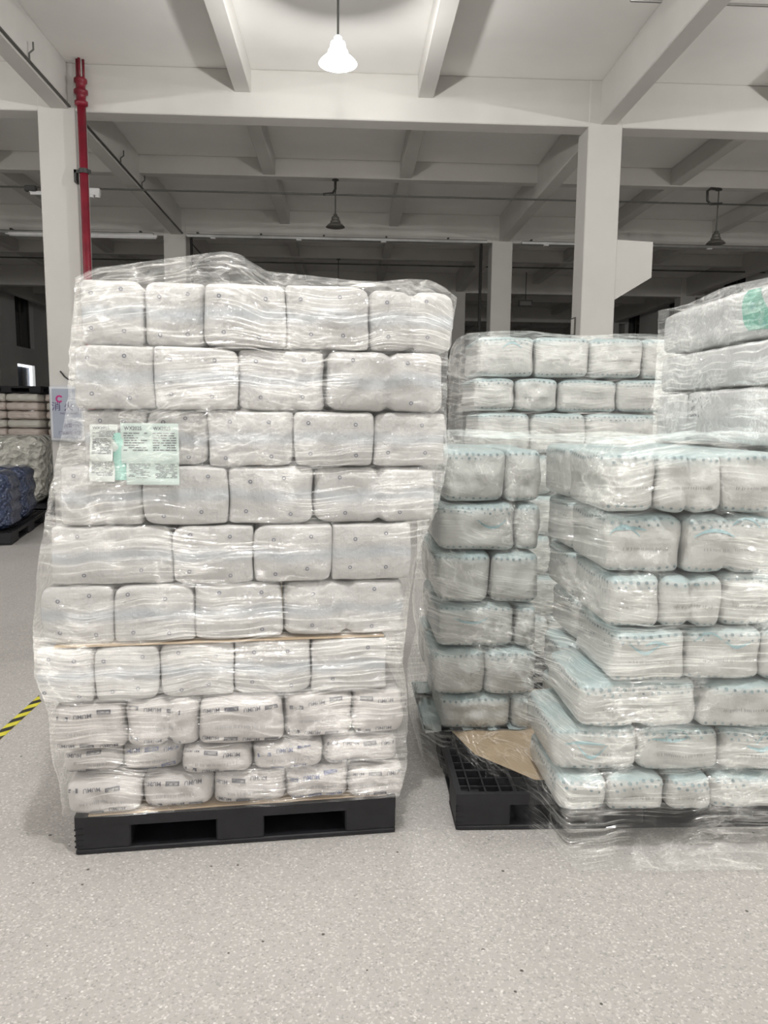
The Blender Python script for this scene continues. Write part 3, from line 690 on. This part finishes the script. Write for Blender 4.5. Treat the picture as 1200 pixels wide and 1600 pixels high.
# bounds ascending: row 9 = bottom
left_rows_z = {}
for i, k in enumerate(range(9, -1, -1)): left_rows_z[k] = (bounds[i], bounds[i+1])
CARDZ = left_rows_z[6][1]
rg = random.Random(5)
SD = 100
def make_pack(px_or_geo, mat, label, group, loc, rz, W, D, H, seed, prints, pinch=None, r=.032, bulge=.008, lump=.004, tilt=.003):
    e = empty('nappy_pack', loc, rz); tag(e, label, 'pack', group)
    tq = random.Random(seed*3+1); tl = tilt*tq.uniform(-1, 1); e.rotation_euler = (0, tl, rz + tilt*.8*tq.uniform(-1, 1))
    pk = Pack(W, D, H, seed, r=r, pinch=pinch, bulge=bulge, lump=lump); w_ = pk.mesh('wrapper', M[mat], e)
    q = random.Random(seed)
    for p in prints: p(pk, w_, q)
    return e
for k, r in enumerate(LEFT):
    z0, z1 = left_rows_z[k]
    if k == 5: z0 += .008
    for i, (a, b, c, d) in enumerate(r):
        SD += 1; rec = RECESS.get((k, i), rg.uniform(-.012, .012))
        s0 = leftST(a, (b+d)/2)[0]; s1 = leftST(c, (b+d)/2)[0]; W = s1-s0-.0015
        H = z1-z0-.001
        low = k >= 7
        if k == 0: H += rg.uniform(-.012, .0)
        lab = ('white pack with upside-down lettering, ' if low else 'white pack with small ring prints, ') + f'{ordn(i, len(r))} in {ORD[k]} row from top, left pallet'
        make_pack(None, 'packlow' if low else 'pack', lab, 'packs on the left pallet', left_world((s0+s1)/2, rec, z0), PA, W, .44, H, SD,
                  [lettering] if low else [rings], pinch=(rg.uniform(-.02, .02) if (k, i) in PINCH_L else None), r=.034 if low else (.030 if (k, i) in PINCH_L else rg.uniform(.011, .019)), bulge=.014 if low else .008, lump=.006 if low else .004)
    # packs behind: both ends of each row (and the whole top row)
    ss = leftST(r[0][0], 700)[0] if 0 else leftST(r[0][0], (r[0][1]+r[0][3])/2)[0]; se = leftST(r[-1][2], (r[-1][1]+r[-1][3])/2)[0]
    n = 4; w = (se-ss)/n
    for i in (range(n) if k == 0 else (0, n-1)):
        SD += 1; low = k >= 7
        make_pack(None, 'packlow' if low else 'pack', ('white pack at the back of the left pallet, hidden behind front packs'), 'packs at the back of the left pallet',
                  left_world(ss+w*(i+.5), .50, z0), PA, w-.004, .46, z1-z0-.003, SD, [])
def sheet(name, pts, z, th, mat, label):
    v = [(p[0], p[1], z) for p in pts] + [(p[0], p[1], z+th) for p in pts]; n = len(pts)
    f = [tuple(range(n-1, -1, -1)), tuple(range(n, 2*n))] + [(i, (i+1) % n, n+(i+1) % n, n+i) for i in range(n)]
    return tag(mesh_obj(name, v, f, mat), label, 'cardboard')
sL = leftST(85, 1000)[0]; sR = leftST(600, 1000)[0]
sheet('cardboard_sheet', [left_world(sL, -.012, 0), left_world(sR, .0, 0), left_world(sR, .95, 0), left_world(sL, .95, 0)], CARDZ-.001, .006, M['card'], 'thin brown cardboard layer between rows of the left stack')
sheet('cardboard_sheet', [left_world(.05, -.006, 0), left_world(.5, .006, 0), left_world(1.15, .012, 0), left_world(1.15, .95, 0), left_world(.06, .95, 0)], .1505, .005, M['card'], 'brown cardboard sheet on the left pallet deck')

# shipping label sheets tucked under the left film
def label_sheet(px, d, mat, label, curl, cols, title=True):
    (x0, y0), (x1, y1) = px; s0, zt_ = leftST(x0, y0, d); s1, zb_ = leftST(x1, y1, d)
    e = empty('label_sheet', left_world((s0+s1)/2, d, zb_), PA); tag(e, label, 'label', 'paper labels under the left film')
    w, h = s1-s0, zt_-zb_; n, m = 10, 10
    fn = lambda u, v: -curl*(u*u*.6 + .25*math.sin(5*v+u*2))*.03 if curl else -.002*math.sin(9*v)
    V = [(w*(i/n-.5), fn(i/n, j/m), h*j/m) for j in range(m+1) for i in range(n+1)]
    Fc = [(j*(n+1)+i, j*(n+1)+i+1, (j+1)*(n+1)+i+1, (j+1)*(n+1)+i) for j in range(m) for i in range(n)]
    pp = mesh_obj('paper', V, Fc, mat, e, True)
    V = []; Fc = []; q = random.Random(int(x0*7+y0))
    def put(pts, fs):
        o = len(V); V.extend((p[0]*w-.5*w, fn(p[0], p[1])-.0015, p[1]*h) for p in pts); Fc.extend(tuple(i+o for i in g) for g in fs)
    for c in range(cols):
        u0, u1 = (c+.08)/cols, (c+.92)/cols
        if title:
            v, f = text_mesh('WX2025', 1.0); sx = (u1-u0)*.72/ (v[:, 0].max()-v[:, 0].min())
            put([(u0+.02+(p[0]-v[:, 0].min())*sx, .87+p[1]*.135) for p in v], f)
        top = .74 if title else .9; vv = top
        while vv > .28:
            uu = u0+.02*q.random()
            while uu < u1-.05:
                L = q.uniform(.03, .14)/cols*1.6; L = min(L, u1-uu)
                if q.random() < .75: put([(uu, vv), (uu+L, vv), (uu+L, vv+.022), (uu, vv+.022)], [(0, 1, 2, 3)])
                uu += L+.03/cols
            vv -= .06
    tag(mesh_obj('lettering', V, Fc, M['ink'], pp), kind='stuff')
label_sheet(((188, 661), (280, 724)), -.026, M['papercool'], 'wide pale mint paper with two printed labels, under left film', 0, 2)
label_sheet(((140, 663), (185, 706)), -.024, M['paper'], 'pale printed label behind the curled one, under left film', 0, 1)
label_sheet(((140, 682), (178, 720)), -.030, M['paper'], 'upper curled white printed label, under left film', 1.0, 1, False)
label_sheet(((139, 720), (181, 752)), -.030, M['paper'], 'lower curled white printed label, under left film', .8, 1, False)
label_sheet(((197, 722), (281, 757)), -.030, M['papercool'], 'lower wide creased paper with printed labels, under left film', .5, 2, False)
for (x0, y0, x1, y1, lab) in ((176, 676, 197, 724, 'upper'), (179, 720, 198, 750, 'lower')):
    s0, z1_ = leftST(x0, y0, -.02); s1, z0_ = leftST(x1, y1, -.02)
    o = MB().add([(( t-.5)*(s1-s0), -.004*math.sin(3.1*t), zz) for zz in (0, z1_-z0_) for t in (0, .25, .5, .75, 1)], [(i, i+1, i+6, i+5) for i in range(4)]).build('label_backing', M['mint'])
    o.location = left_world((s0+s1)/2, -.022, z0_); o.rotation_euler = (0, 0, PA); tag(o, f'{lab} strip of mint green label backing under left film', 'label')

# ---------------------------------------------------------------- stretch film hulls
def film_hull(name, key, mat, label, topz=None, N=300, LV=110, amp=.006, seed=1, top_sink=.04, uvoff=0.0, dent=None, start=-2):
    """key: list of (z, [corner points xy]) rising; same corner count, same order. topz: function(x,y)->z of the top edge."""
    zs = np.array([k[0] for k in key]); C = np.array([[tuple(p) for p in k[1]] for k in key]); C = np.roll(C, start, axis=1)       # K,c,2; ring starts on the hidden back side
    Z = np.linspace(zs[0], zs[-1], LV); loops = []; per = None; V = []; UV = []
    for l, z in enumerate(Z):
        i = min(max(np.searchsorted(zs, z, 'right')-1, 0), len(zs)-2); t = (z-zs[i])/(zs[i+1]-zs[i]); P = C[i]*(1-t)+C[i+1]*t
        for _ in range(3):                       # corner rounding (short cut)
            Q = np.roll(P, -1, 0); L = np.linalg.norm(Q-P, axis=1, keepdims=True); k = np.minimum(.25, .018/np.maximum(L, 1e-6)) if _ == 0 else .25
            P = np.stack([P*(1-k)+Q*k, P*k+Q*(1-k)], 1).reshape(-1, 2)
        Q = np.vstack([P, P[:1]]); seg = np.linalg.norm(np.diff(Q, axis=0), axis=1); cum = np.r_[0, np.cumsum(seg)]
        s = np.linspace(0, cum[-1], N, endpoint=False); x = np.interp(s, cum, Q[:, 0]); y = np.interp(s, cum, Q[:, 1])
        loops.append((x, y)); per = cum[-1]; UV.append(np.stack([s+uvoff, np.full(N, z)], 1))
    X = np.array([a for a, b in loops]); Y = np.array([b for a, b in loops]); ZZ = np.repeat(Z[:, None], N, 1)
    # smooth vertically so the film spans straight between bulges
    for _ in range(2): X[1:-1] = (X[:-2]+2*X[1:-1]+X[2:])/4; Y[1:-1] = (Y[:-2]+2*Y[1:-1]+Y[2:])/4
    if topz is not None:
        zt_ = np.array([topz(a, b) for a, b in zip(X[-1], Y[-1])]); ZZ = zs[0] + (ZZ-zs[0])/(zs[-1]-zs[0])*1.0*(zs[-1]-zs[0])
        w = np.clip((ZZ-(zs[-1]-.25))/.25, 0, 1); ZZ = ZZ + w*(zt_[None, :]-zs[-1])
    cx, cy = X.mean(1, keepdims=True), Y.mean(1, keepdims=True)
    tx = np.roll(X, -1, 1)-np.roll(X, 1, 1); ty = np.roll(Y, -1, 1)-np.roll(Y, 1, 1); ln = np.hypot(tx, ty)+1e-9; nx, ny = ty/ln, -tx/ln
    sgn = np.sign((nx*(X-cx)+ny*(Y-cy)).mean()); nx, ny = nx*sgn, ny*sgn
    U = np.array([u[:, 0] for u in UV]); 
    def ridge(a, f): return (1-np.abs(2*vnoise(a[0]*f[0], a[1]*f[1], seed+f[2])-1))**4
    n1 = vnoise(U*7, ZZ*7, seed)-.5; d1 = U*.9+ZZ*.45
    r1 = ridge((d1, ZZ*.9-U*.42), (2.5, 30, 3)); r2 = ridge((U, ZZ), (2.0, 45, 9))
    disp = n1*amp + r1*amp*.9*vnoise(U*2, ZZ*2.5, seed+4) + r2*amp*.45
    if dent is not None: disp = disp + dent(X, Y, ZZ)
    X = X+nx*disp; Y = Y+ny*disp
    V = np.stack([X, Y, ZZ], 2).reshape(-1, 3).tolist(); UVs = np.concatenate(UV).tolist(); Fc = []
    for l in range(LV-1):
        for i in range(N): j = (i+1) % N; Fc.append((l*N+i, l*N+j, (l+1)*N+j, (l+1)*N+i))
    base = (LV-1)*N; x0, y0, z0 = X[-1], Y[-1], ZZ[-1]; mx, my = x0.mean(), y0.mean(); zc = z0.mean()-top_sink
    KC = 14
    for c in range(1, KC+1):
        f = 1-c/(KC+.5); o = len(V)
        zz = z0*f**.7+zc*(1-f**.7) + (vnoise(x0*12*f+mx, y0*12*f, seed+11)-.5)*.03*min(1, c/3)
        for i in range(N): V.append((mx+(x0[i]-mx)*f, my+(y0[i]-my)*f, zz[i])); UVs.append((UV[-1][i][0], Z[-1]+(1-f)*.6))
        for i in range(N): j = (i+1) % N; Fc.append((base+i, base+j, o+j, o+i))
        base = o
    o = len(V); V.append((mx, my, zc)); UVs.append((0, Z[-1]+.6))
    for i in range(N): Fc.append((base+i, base+(i+1) % N, o))
    ob = mesh_obj(name, V, Fc, mat, None, True, UVs)
    return tag(ob, label, 'plastic film')

edgeL = [(101,1258),(98,1205),(84,1165),(80,1105),(56,1082),(55,1012),(60,905),(74,815),(88,735),(108,660),(112,535),(119,440)]
edgeR = [(622,1254),(634,1215),(634,1160),(635,1090),(628,1010),(636,935),(650,850),(684,775),(699,700),(697,600),(700,540),(713,475)]
key = []
for (xa, ya), (xb, yb) in zip(edgeL, edgeR):
    sa, za = leftST(xa, ya, -.03); sb, zb_ = leftST(xb, yb, -.03); z = (za+zb_)/2
    fd = -.062 if ya > 1085 else -.040
    pts = [left_world(sa-.008, fd, 0), left_world(sb+.008, fd, 0), left_world(sb+.02, .99, 0), left_world(sa-.02, .99, 0)]
    key.append((z, [p[:2] for p in pts]))
sil = [(119,434),(150,419),(185,415),(250,406),(330,396),(352,394),(375,398),(395,412),(418,425),(480,431),(560,440),(600,440),(640,436),(672,438),(695,450),(714,466)]
silS = [leftST(x, y, -.03) for x, y in sil]
def topL(x, y):
    P = np.array([x, y, 0])-PL; s = P@LU; d = P@LN
    zt_ = np.interp(s, [a for a, b in silS], [b for a, b in silS]); back = np.mean([b for a, b in silS])-.03
    k = np.clip((d-.1)/.5, 0, 1); return zt_*(1-k)+back*k
film_hull('stretch_film', key, M['film'], 'clear stretch film wrapped around the tall left stack, peaked on top', topL, seed=3, top_sink=.05, N=340, LV=130)

# ---------------------------------------------------------------- right pallet
RY = 2.60            # front face of the near packs
CY = 3.36            # front face of the recessed left column
P0 = atZ(712, 1298, 0)
pallet('pallet', (P0[0], P0[1], 0), -.01, 1.3, 1.25, 'black plastic pallet with open grid corner under right stack')

def rowz(rects_rows, Yp, base):
    """continuous row heights bottom-up from measured pixel rows"""
    t = [np.mean([atY((a+c)/2, b, Yp)[2] for a, b, c, d in r]) for r in rects_rows]; bt = [np.mean([atY((a+c)/2, d, Yp)[2] for a, b, c, d in r]) for r in rects_rows]
    n = len(rects_rows); bd = [base] + [(t[k]+bt[k-1])/2 for k in range(n-1, 0, -1)] + [t[0]]
    return {k: (bd[i], bd[i+1]) for i, k in enumerate(range(n-1, -1, -1))}
RF = [
 [(942,706,1024,803),(1024,703,1125,801),(1125,700,1222,795)],
 [(948,806,1068,898),(1068,804,1210,893)],
 [(948,906,1030,984),(1030,897,1127,980),(1129,890,1220,974)],
 [(955,988,1070,1070),(1070,982,1190,1063),(1190,975,1290,1055)],
 [(905,1068,1091,1139),(1096,1062,1250,1136)],
 [(870,1142,1003,1214),(1003,1141,1130,1211),(1130,1140,1250,1208)],
 [(872,1214,950,1272),(950,1210,1042,1271),(1045,1212,1112,1272),(1112,1210,1250,1274)]]
RFz = rowz(RF, RY, .156)
PINCH_R = {(4, 0), (2, 1), (0, 1), (1, 1)}
for k, r in enumerate(RF):
    z0, z1 = RFz[k]
    for i, (a, b, c, d) in enumerate(r):
        SD += 1; yo = rg.uniform(-.015, .015) + (.03 if k in (5,) else 0) - (.02 if k == 0 else 0)
        s0 = atY(a, (b+d)/2, RY)[0]; s1 = atY(c, (b+d)/2, RY)[0]
        pr = [dots] + ([strokes, strokes] if (k in (1, 3, 5) and i < 3) else []) + [dashes]
        make_pack(None, 'packteal', f'white pack with teal dots, {ordn(i, len(r))} in {ORD[k]} row down, near face, right pallet', 'packs at the front of the right pallet',
                  ((s0+s1)/2, RY+yo, z0), rg.uniform(-.008, .008), s1-s0-.003, .43, z1-z0-.003, SD, pr, pinch=(0 if (k, i) in PINCH_R else None), r=.031, bulge=.013, lump=.008, tilt=.009)
    # second pack back along the left end
    a, b, c, d = r[0]; s0 = atY(a, (b+d)/2, RY)[0]; SD += 1
    dep = .36 if k < 4 else .28
    s0b = max(s0, .90)
    make_pack(None, 'packteal', f'white pack with teal dots, set back at left end of {ORD[k]} row, right pallet', 'packs along the left end of the right stack',
              (s0b+.2, RY+.485, z0), 0, .39, dep-.02, z1-z0-.003, SD, [dots], r=.036, bulge=.01)
    for j in range(2):
        SD += 1
        make_pack(None, 'packteal', 'white pack with teal dots behind the front packs of right stack', 'packs inside the right stack', (1.52+.4*j, RY+.485, z0), 0, .36, .5, z1-z0-.003, SD, [], r=.036)

RC = [
 [(692,700,790,784),(790,700,872,786)],
 [(684,786,806,860),(806,784,890,858)],
 [(680,864,766,946),(766,864,850,938)],
 [(682,946,806,1022),(806,940,890,1004)],
 [(674,1016,758,1088),(758,1012,841,1084)],
 [(688,1088,800,1146),(800,1086,870,1140)],
 [(661,1140,742,1188),(742,1140,822,1178)]]
RCz = rowz(RC, CY, .160)
for k, r in enumerate(RC):
    z0, z1 = RCz[k]
    for i, (a, b, c, d) in enumerate(r):
        SD += 1; s0 = atY(a, (b+d)/2, CY)[0]; s1 = min(atY(c, (b+d)/2, CY)[0], .885)
        make_pack(None, 'packteal', f'white pack with teal dots, {"left" if i == 0 else "right"} one in {ORD[k]} row from top, recessed column', 'packs in the recessed column of the right stack',
                  ((s0+s1)/2, CY+rg.uniform(-.01, .015), z0), rg.uniform(-.01, .01), s1-s0-.003, .40, z1-z0-.003, SD, [dots] + ([strokes] if k in (1, 3) and i == 0 else []), r=.036, bulge=.014, lump=.008, tilt=.009)
    SD += 1
    s0 = atY(r[0][0], (r[0][1]+r[0][3])/2, CY)[0]
    make_pack(None, 'packteal', 'white pack with teal dots at the back of the recessed column', 'packs at the back of the recessed column', ((s0+.885)/2, CY+.445, z0), 0, .885-s0, .2, z1-z0-.003, SD, [])
# cardboard on the right pallet
c0 = atZ(742, 1178, .152); c1 = atZ(836, 1218, .152)
sheet('cardboard_sheet', [(c0[0], c0[1]), (c1[0], c1[1]), (1.6, 2.85), (1.65, 3.9), (.5, 3.9), (.47, 3.45)], .1502, .002, M['card'], 'brown cardboard sheet on the right pallet deck')

# film of the right stack (spans from recessed column to the near packs), trailing on the floor
colL = [(658,1190),(655,1130),(672,1060),(666,1000),(674,930),(676,860),(680,790),(686,730),(700,690)]
frL = [(862,1272),(862,1200),(868,1140),(895,1075),(940,990),(942,910),(940,840),(934,760),(938,712)]
key = []
for (xa, ya), (xb, yb) in zip(colL, frL):
    A = atY(xa, ya, CY); B = atY(xb, yb, RY-.03); z = (A[2]+B[2])/2
    key.append((z, [(A[0]-.01, CY+.66), (A[0]-.012, CY-.03), (B[0]-.004, RY+.12), (B[0]+.05, RY-.075), (1.95, RY-.075), (1.98, CY+.66)]))
lo = key[0][1]
skirt = [(.012, [lo[0], (lo[1][0]+.02, lo[1][1]), (lo[2][0]+.03, 2.66), (lo[3][0]+.02, 2.46), (1.95, 2.45), lo[5]]),
         (.05, [lo[0], (lo[1][0]+.01, lo[1][1]), (lo[2][0]+.01, 2.67), (lo[3][0], 2.49), (1.95, 2.485), lo[5]]),
         (.10, [lo[0], lo[1], lo[2], (lo[3][0], 2.52), (1.95, 2.53), lo[5]])]
key = skirt + [k for k in key if k[0] > .13]
key.sort(key=lambda q: q[0])
ztopR = RFz[0][1]
def topR(x, y):
    return ztopR + .03 + .025*math.sin(x*5+1) + .02*math.sin(y*6) + .03*math.exp(-((x-.75)/.2)**2)
film_hull('stretch_film', key, M['film2'], 'loose clear stretch film wrapped around the right stack, trailing on floor', topR, seed=21, top_sink=.0, uvoff=7.3, start=1, N=360, LV=130, amp=.010)

# ---------------------------------------------------------------- bales on top at right
BX = 1.50
rowsB = [((1036,498),(1036,556)), ((1036,558),(1036,612)), ((1031,614),(1031,672))]
zB = [atX(1036, 672, BX)[2], atX(1033, 613, BX)[2], atX(1036, 557, BX)[2], atX(1036, 492, BX)[2]]
shift = ztopR+.012-zB[0]; zB[0] = ztopR+.012
yfar = atX(1035, 560, BX)[1]
def leafprint(pk, parent, rg):
    # local x grows towards the viewer; far end is -W/2. printed leaf shape with dots
    def loc(px, py): P = atX(px, py, BX-.015); return (-(P[1]-pk.cy), P[2]-pk.z0)
    prof = [(441,1170,1182),(450,1166,1186),(460,1161,1188),(470,1159,1191),(480,1158,1196),(490,1159,1201),(500,1161,1206),(508,1164,1210),(515,1168,1203)]
    V = []
    for py, xa, xb in prof:
        for k in range(9):
            x, z = loc(xa+(xb-xa)*k/8, py+(1-k/4)*2); V.append((x, min(max(z, .02), pk.H-.012)))
    pk.decal('leaf_print', V, [(r*9+k, r*9+k+1, r*9+k+10, r*9+k+9) for r in range(len(prof)-1) for k in range(8)], M['greenink'], parent, off=.0025)
    V = []; Fc = []
    for px, py, rr in ((1170,460,.006),(1169,502,.006),(1177,500,.006),(1186,497,.006),(1176,478,.016),(1193,506,.011)):
        x, z = loc(px, py); o = len(V); V += [(x+rr*math.cos(6.283*k/9), z+rr*math.sin(6.283*k/9)) for k in range(9)]; Fc.append(tuple(range(o, o+9)))
    pk.decal('leaf_dot_print', V, Fc, M['greendark'], parent, off=.004)
def codeprint(pk, parent, rg):
    V = []; Fc = []
    for i in range(7):
        for j in range(5):
            if rg.random() < .35: continue
            P = atX(1073+i*3.6, 606+j*12+rg.uniform(-2, 2)-i*1.2, BX-.015); x, z = -(P[1]-pk.cy), P[2]-pk.z0
            if not (.02 < z < pk.H-.02): continue
            o = len(V); w, h = rg.choice(((.006, .004), (.004, .008), (.005, .005))); V += [(x-w, z-h), (x+w, z-h), (x+w, z+h), (x-w, z+h)]; Fc.append((o, o+1, o+2, o+3))
    if V: pk.decal('code_print', V, Fc, M['ink'], parent, off=.003)
def bale(y0, y1, z0, z1, label, prints=(), W=.5, x=BX, grp='white bales on top of the right stack'):
    global SD; SD += 1
    e = empty('nappy_bale', (x, (y0+y1)/2, z0), -math.pi/2); tag(e, label, 'pack', grp)
    pk = Pack(y1-y0, W, z1-z0-.003, SD, r=.02, bulge=.010, lump=.005); pk.cy = (y0+y1)/2; pk.z0 = z0
    w_ = pk.mesh('wrapper', M['packbale'], e, nx=16)
    q = random.Random(SD)
    for p in prints: p(pk, w_, q)
ynear = 2.62
bale(ynear, yfar, zB[2], zB[3], 'top white bale with a green leaf print at right edge', [leafprint])
bale(ynear, yfar, zB[1], zB[2]-.002, 'plain white bale, middle of the three stacked at right edge')
ysm = atX(1072, 640, BX)[1]
bale(ysm+.002, yfar+.02, zB[0], zB[1]-.002, 'short white bale end at the bottom left of the right edge bales')
bale(ynear, ysm-.002, zB[0], zB[1]-.002, 'white bale with grey code marks, bottom of the right edge bales', [codeprint])
key = []
for z, g in ((zB[0]+.004, .012), (zB[1], .016), (zB[2], .014), (zB[3]-.02, .014), (zB[3]+.006, .01)):
    key.append((z, [(BX-g-.016, ynear-.03), (BX-g-.016, yfar+.03), (BX+.55, yfar+.03), (BX+.55, ynear-.03)]))
zt3 = zB[3]
film_hull('stretch_film', key, M['film3'], 'clear stretch film wound tightly around the right edge bales', lambda x, y: zt3+.012+.008*math.sin(y*9), seed=33, uvoff=3.1, N=260, LV=60, amp=.006, top_sink=.0)

# ---------------------------------------------------------------- stack behind
BY = 4.5
RB = [
 [(746,520,836,588),(836,524,922,594),(922,528,1006,598),(1006,532,1080,600)],
 [(741,582,806,640),(806,582,872,642),(873,588,966,650),(966,592,1080,655)],
 [(746,640,830,695),(830,640,916,695),(916,645,1030,695)]]
tB = [np.mean([atY((a+c)/2, b, BY)[2] for a, b, c, d in r]) for r in RB]
zRB = [tB[0]] + [(np.mean([atY((a+c)/2, RB[k][i][3], BY)[2] for i, (a, b, c, d) in enumerate(RB[k])]) + tB[k+1])/2 for k in range(2)]
hb = zRB[0]-zRB[1]; zlev = [zRB[0], zRB[1], zRB[2]] 
hrow = (zRB[2]-.156)/6
for k in range(6): zlev.append(zRB[2]-hrow*(k+1))
pallet('pallet', (atY(735, 600, BY)[0]-.0, BY+.02, 0), 0, 1.3, 1.0, 'black plastic pallet hidden below the stack behind')
for k in range(len(zlev)-1):
    z1, z0 = zlev[k], zlev[k+1]
    r = RB[k] if k < 3 else RB[k % 2]
    for i, (a, b, c, d) in enumerate(r):
        SD += 1; yy = (RB[k if k < 3 else k % 2][i][1]+RB[k if k < 3 else k % 2][i][3])/2
        s0 = atY(a, yy, BY)[0]; s1 = atY(c, yy, BY)[0]
        if k < 3: lab, grp = f'white pack with teal dots, {ordn(i, len(r))} in {["top", "second", "third"][k]} row of stack behind', 'packs on the stack behind'
        else: lab, grp = 'white pack with teal dots, hidden low in the stack behind', 'packs low in the stack behind'
        make_pack(None, 'packteal', lab, grp, ((s0+s1)/2, BY+rg.uniform(-.01, .02), z0), 0, s1-s0-.004, .5, z1-z0-.003, SD, ([dots] + ([strokes] if k == 0 and i == 0 else []) + ([dashes] if k < 2 else [])) if k < 4 else [], pinch=(0 if (k, i) == (1, 99) else None), r=.038, bulge=.014, lump=.007, tilt=.006)
xl = atY(724, 560, BY)[0]; xr = atY(1085, 560, BY)[0]
key = []
for z, dl in ((.16, .02), (1.2, .02), (zRB[2]-.06, .03), (zRB[1], .025), (zRB[0]-.06, .02), (zRB[0]+.01, -.01)): key.append((z, [(xl-dl, BY-.05), (xr+.02, BY-.05), (xr+.02, BY+.55), (xl-dl, BY+.55)]))
zrb = zRB[0]
film_hull('stretch_film', key, M['film'], 'clear stretch film around the stack behind the right pallet', lambda x, y: zrb+.012-.03*max(0, x-xl-.9)+.01*math.sin(x*8), seed=45, uvoff=11.0, N=240, LV=80, amp=.012, top_sink=.02)

# ---------------------------------------------------------------- far left: blue bubble-wrap bundles and pinkish stacks
c = atZ(75, 812, 0); g0 = atZ(18, 852, 0)
dv = c-g0; DL = float(np.linalg.norm(dv)); dv = dv/DL; prz = math.atan2(-dv[0], dv[1]); pxv = np.array([math.cos(prz), math.sin(prz), 0])
o_ = g0 - pxv*1.2
pallet('pallet', (o_[0], o_[1], 0), prz, 1.2, DL, 'black plastic pallet under the blue bundles at left edge')
def bundle(name, mat, loc, W, D, H, label, seed, rz=0, cat='bundle', r=.13):
    e = empty(name, loc, rz); tag(e, label, cat)
    Pack(W, D, H, seed, r=r, bulge=.05, lump=.028).mesh('wrapped_body', M[mat], e, nx=14, nz=12, ny=8)
    MB().tube([(-W*.2, -.055, H*.35), (-W*.02, -.085, H*.52), (W*.12, -.07, H*.66)], .010, 5).build('tape_fold', M['film_fold'], e, True)
bundle('bubble_wrap_bundle', 'bubble', (g0[0]-.44, g0[1]+.05, .152), .80, .70, .74, 'left one of two blue bubble wrapped bundles at left edge', 907, prz)
b2 = g0+dv*1.12-pxv*.38
bundle('bubble_wrap_bundle', 'bubble', (b2[0], b2[1], .152), .70, .72, .74, 'right one of two blue bubble wrapped bundles at left edge', 901, prz)
pallet('pallet', (c[0]-1.75, c[1]+.55, 0), 0, 1.9, 1.2, 'black plastic pallet behind the blue bundles')
bundle('plastic_wrapped_bundle', 'crumple', (c[0]-1.0, c[1]+.75, .152), 1.3, .8, 1.12, 'crumpled pale green plastic bundle behind the blue bundles', 915, .05)
bundle('plastic_wrapped_bundle', 'crumple', (c[0]-.08, c[1]+.7, .152), .36, .6, .42, 'small pale plastic bundle leaning right of the blue bundles', 921, .1)
# pinkish stacks further back
SYK = 17.2
xa = atY(-40, 700, SYK)[0]; xm = atY(64, 700, SYK)[0]; xb_ = atY(88, 700, SYK)[0]
ztk = atY(30, 614, SYK)[2]
pallet('pallet', (xa, SYK, 0), 0, xm-xa, 1.0, 'black plastic pallet under the far pinkish stack'); pallet('pallet', (xm+.05, SYK+.2, 0), 0, 1.1, 1.0, 'black plastic pallet under the far stack beside the column')
n = 10; h = (ztk-.156)/n
for k in range(n):
    for i in range(2):
        SD += 1; w = (xm-xa)/2
        make_pack(None, 'packpink' if k % 3 else 'packgreen', f'pinkish wrapped pack, {"left" if i == 0 else "right"} in {ORD[n-1-k]} layer of far left stack', 'packs in the far left stack',
                  (xa+w*(i+.5), SYK+rg.uniform(-.03, .03), .156+h*k), 0, w-.01, .9, h-.004, SD, [], r=.07, bulge=.03, lump=.012)
    if k < n:
        SD += 1
        make_pack(None, 'packpink' if k % 2 else 'packgreen', f'pale wrapped pack, {ORD[n-1-k]} layer of far narrow stack beside column', 'packs in the far narrow stack', (xm+.38+rg.uniform(-.05, .02), SYK+.25, .156+h*k), 0, .62, .8, h-.004, SD, [], r=.07, bulge=.03, lump=.012)
pallet('pallet', (xa, SYK, ztk+.004), 0, xm-xa+.05, 1.0, 'black plastic pallet lying upside on top of the far stack')
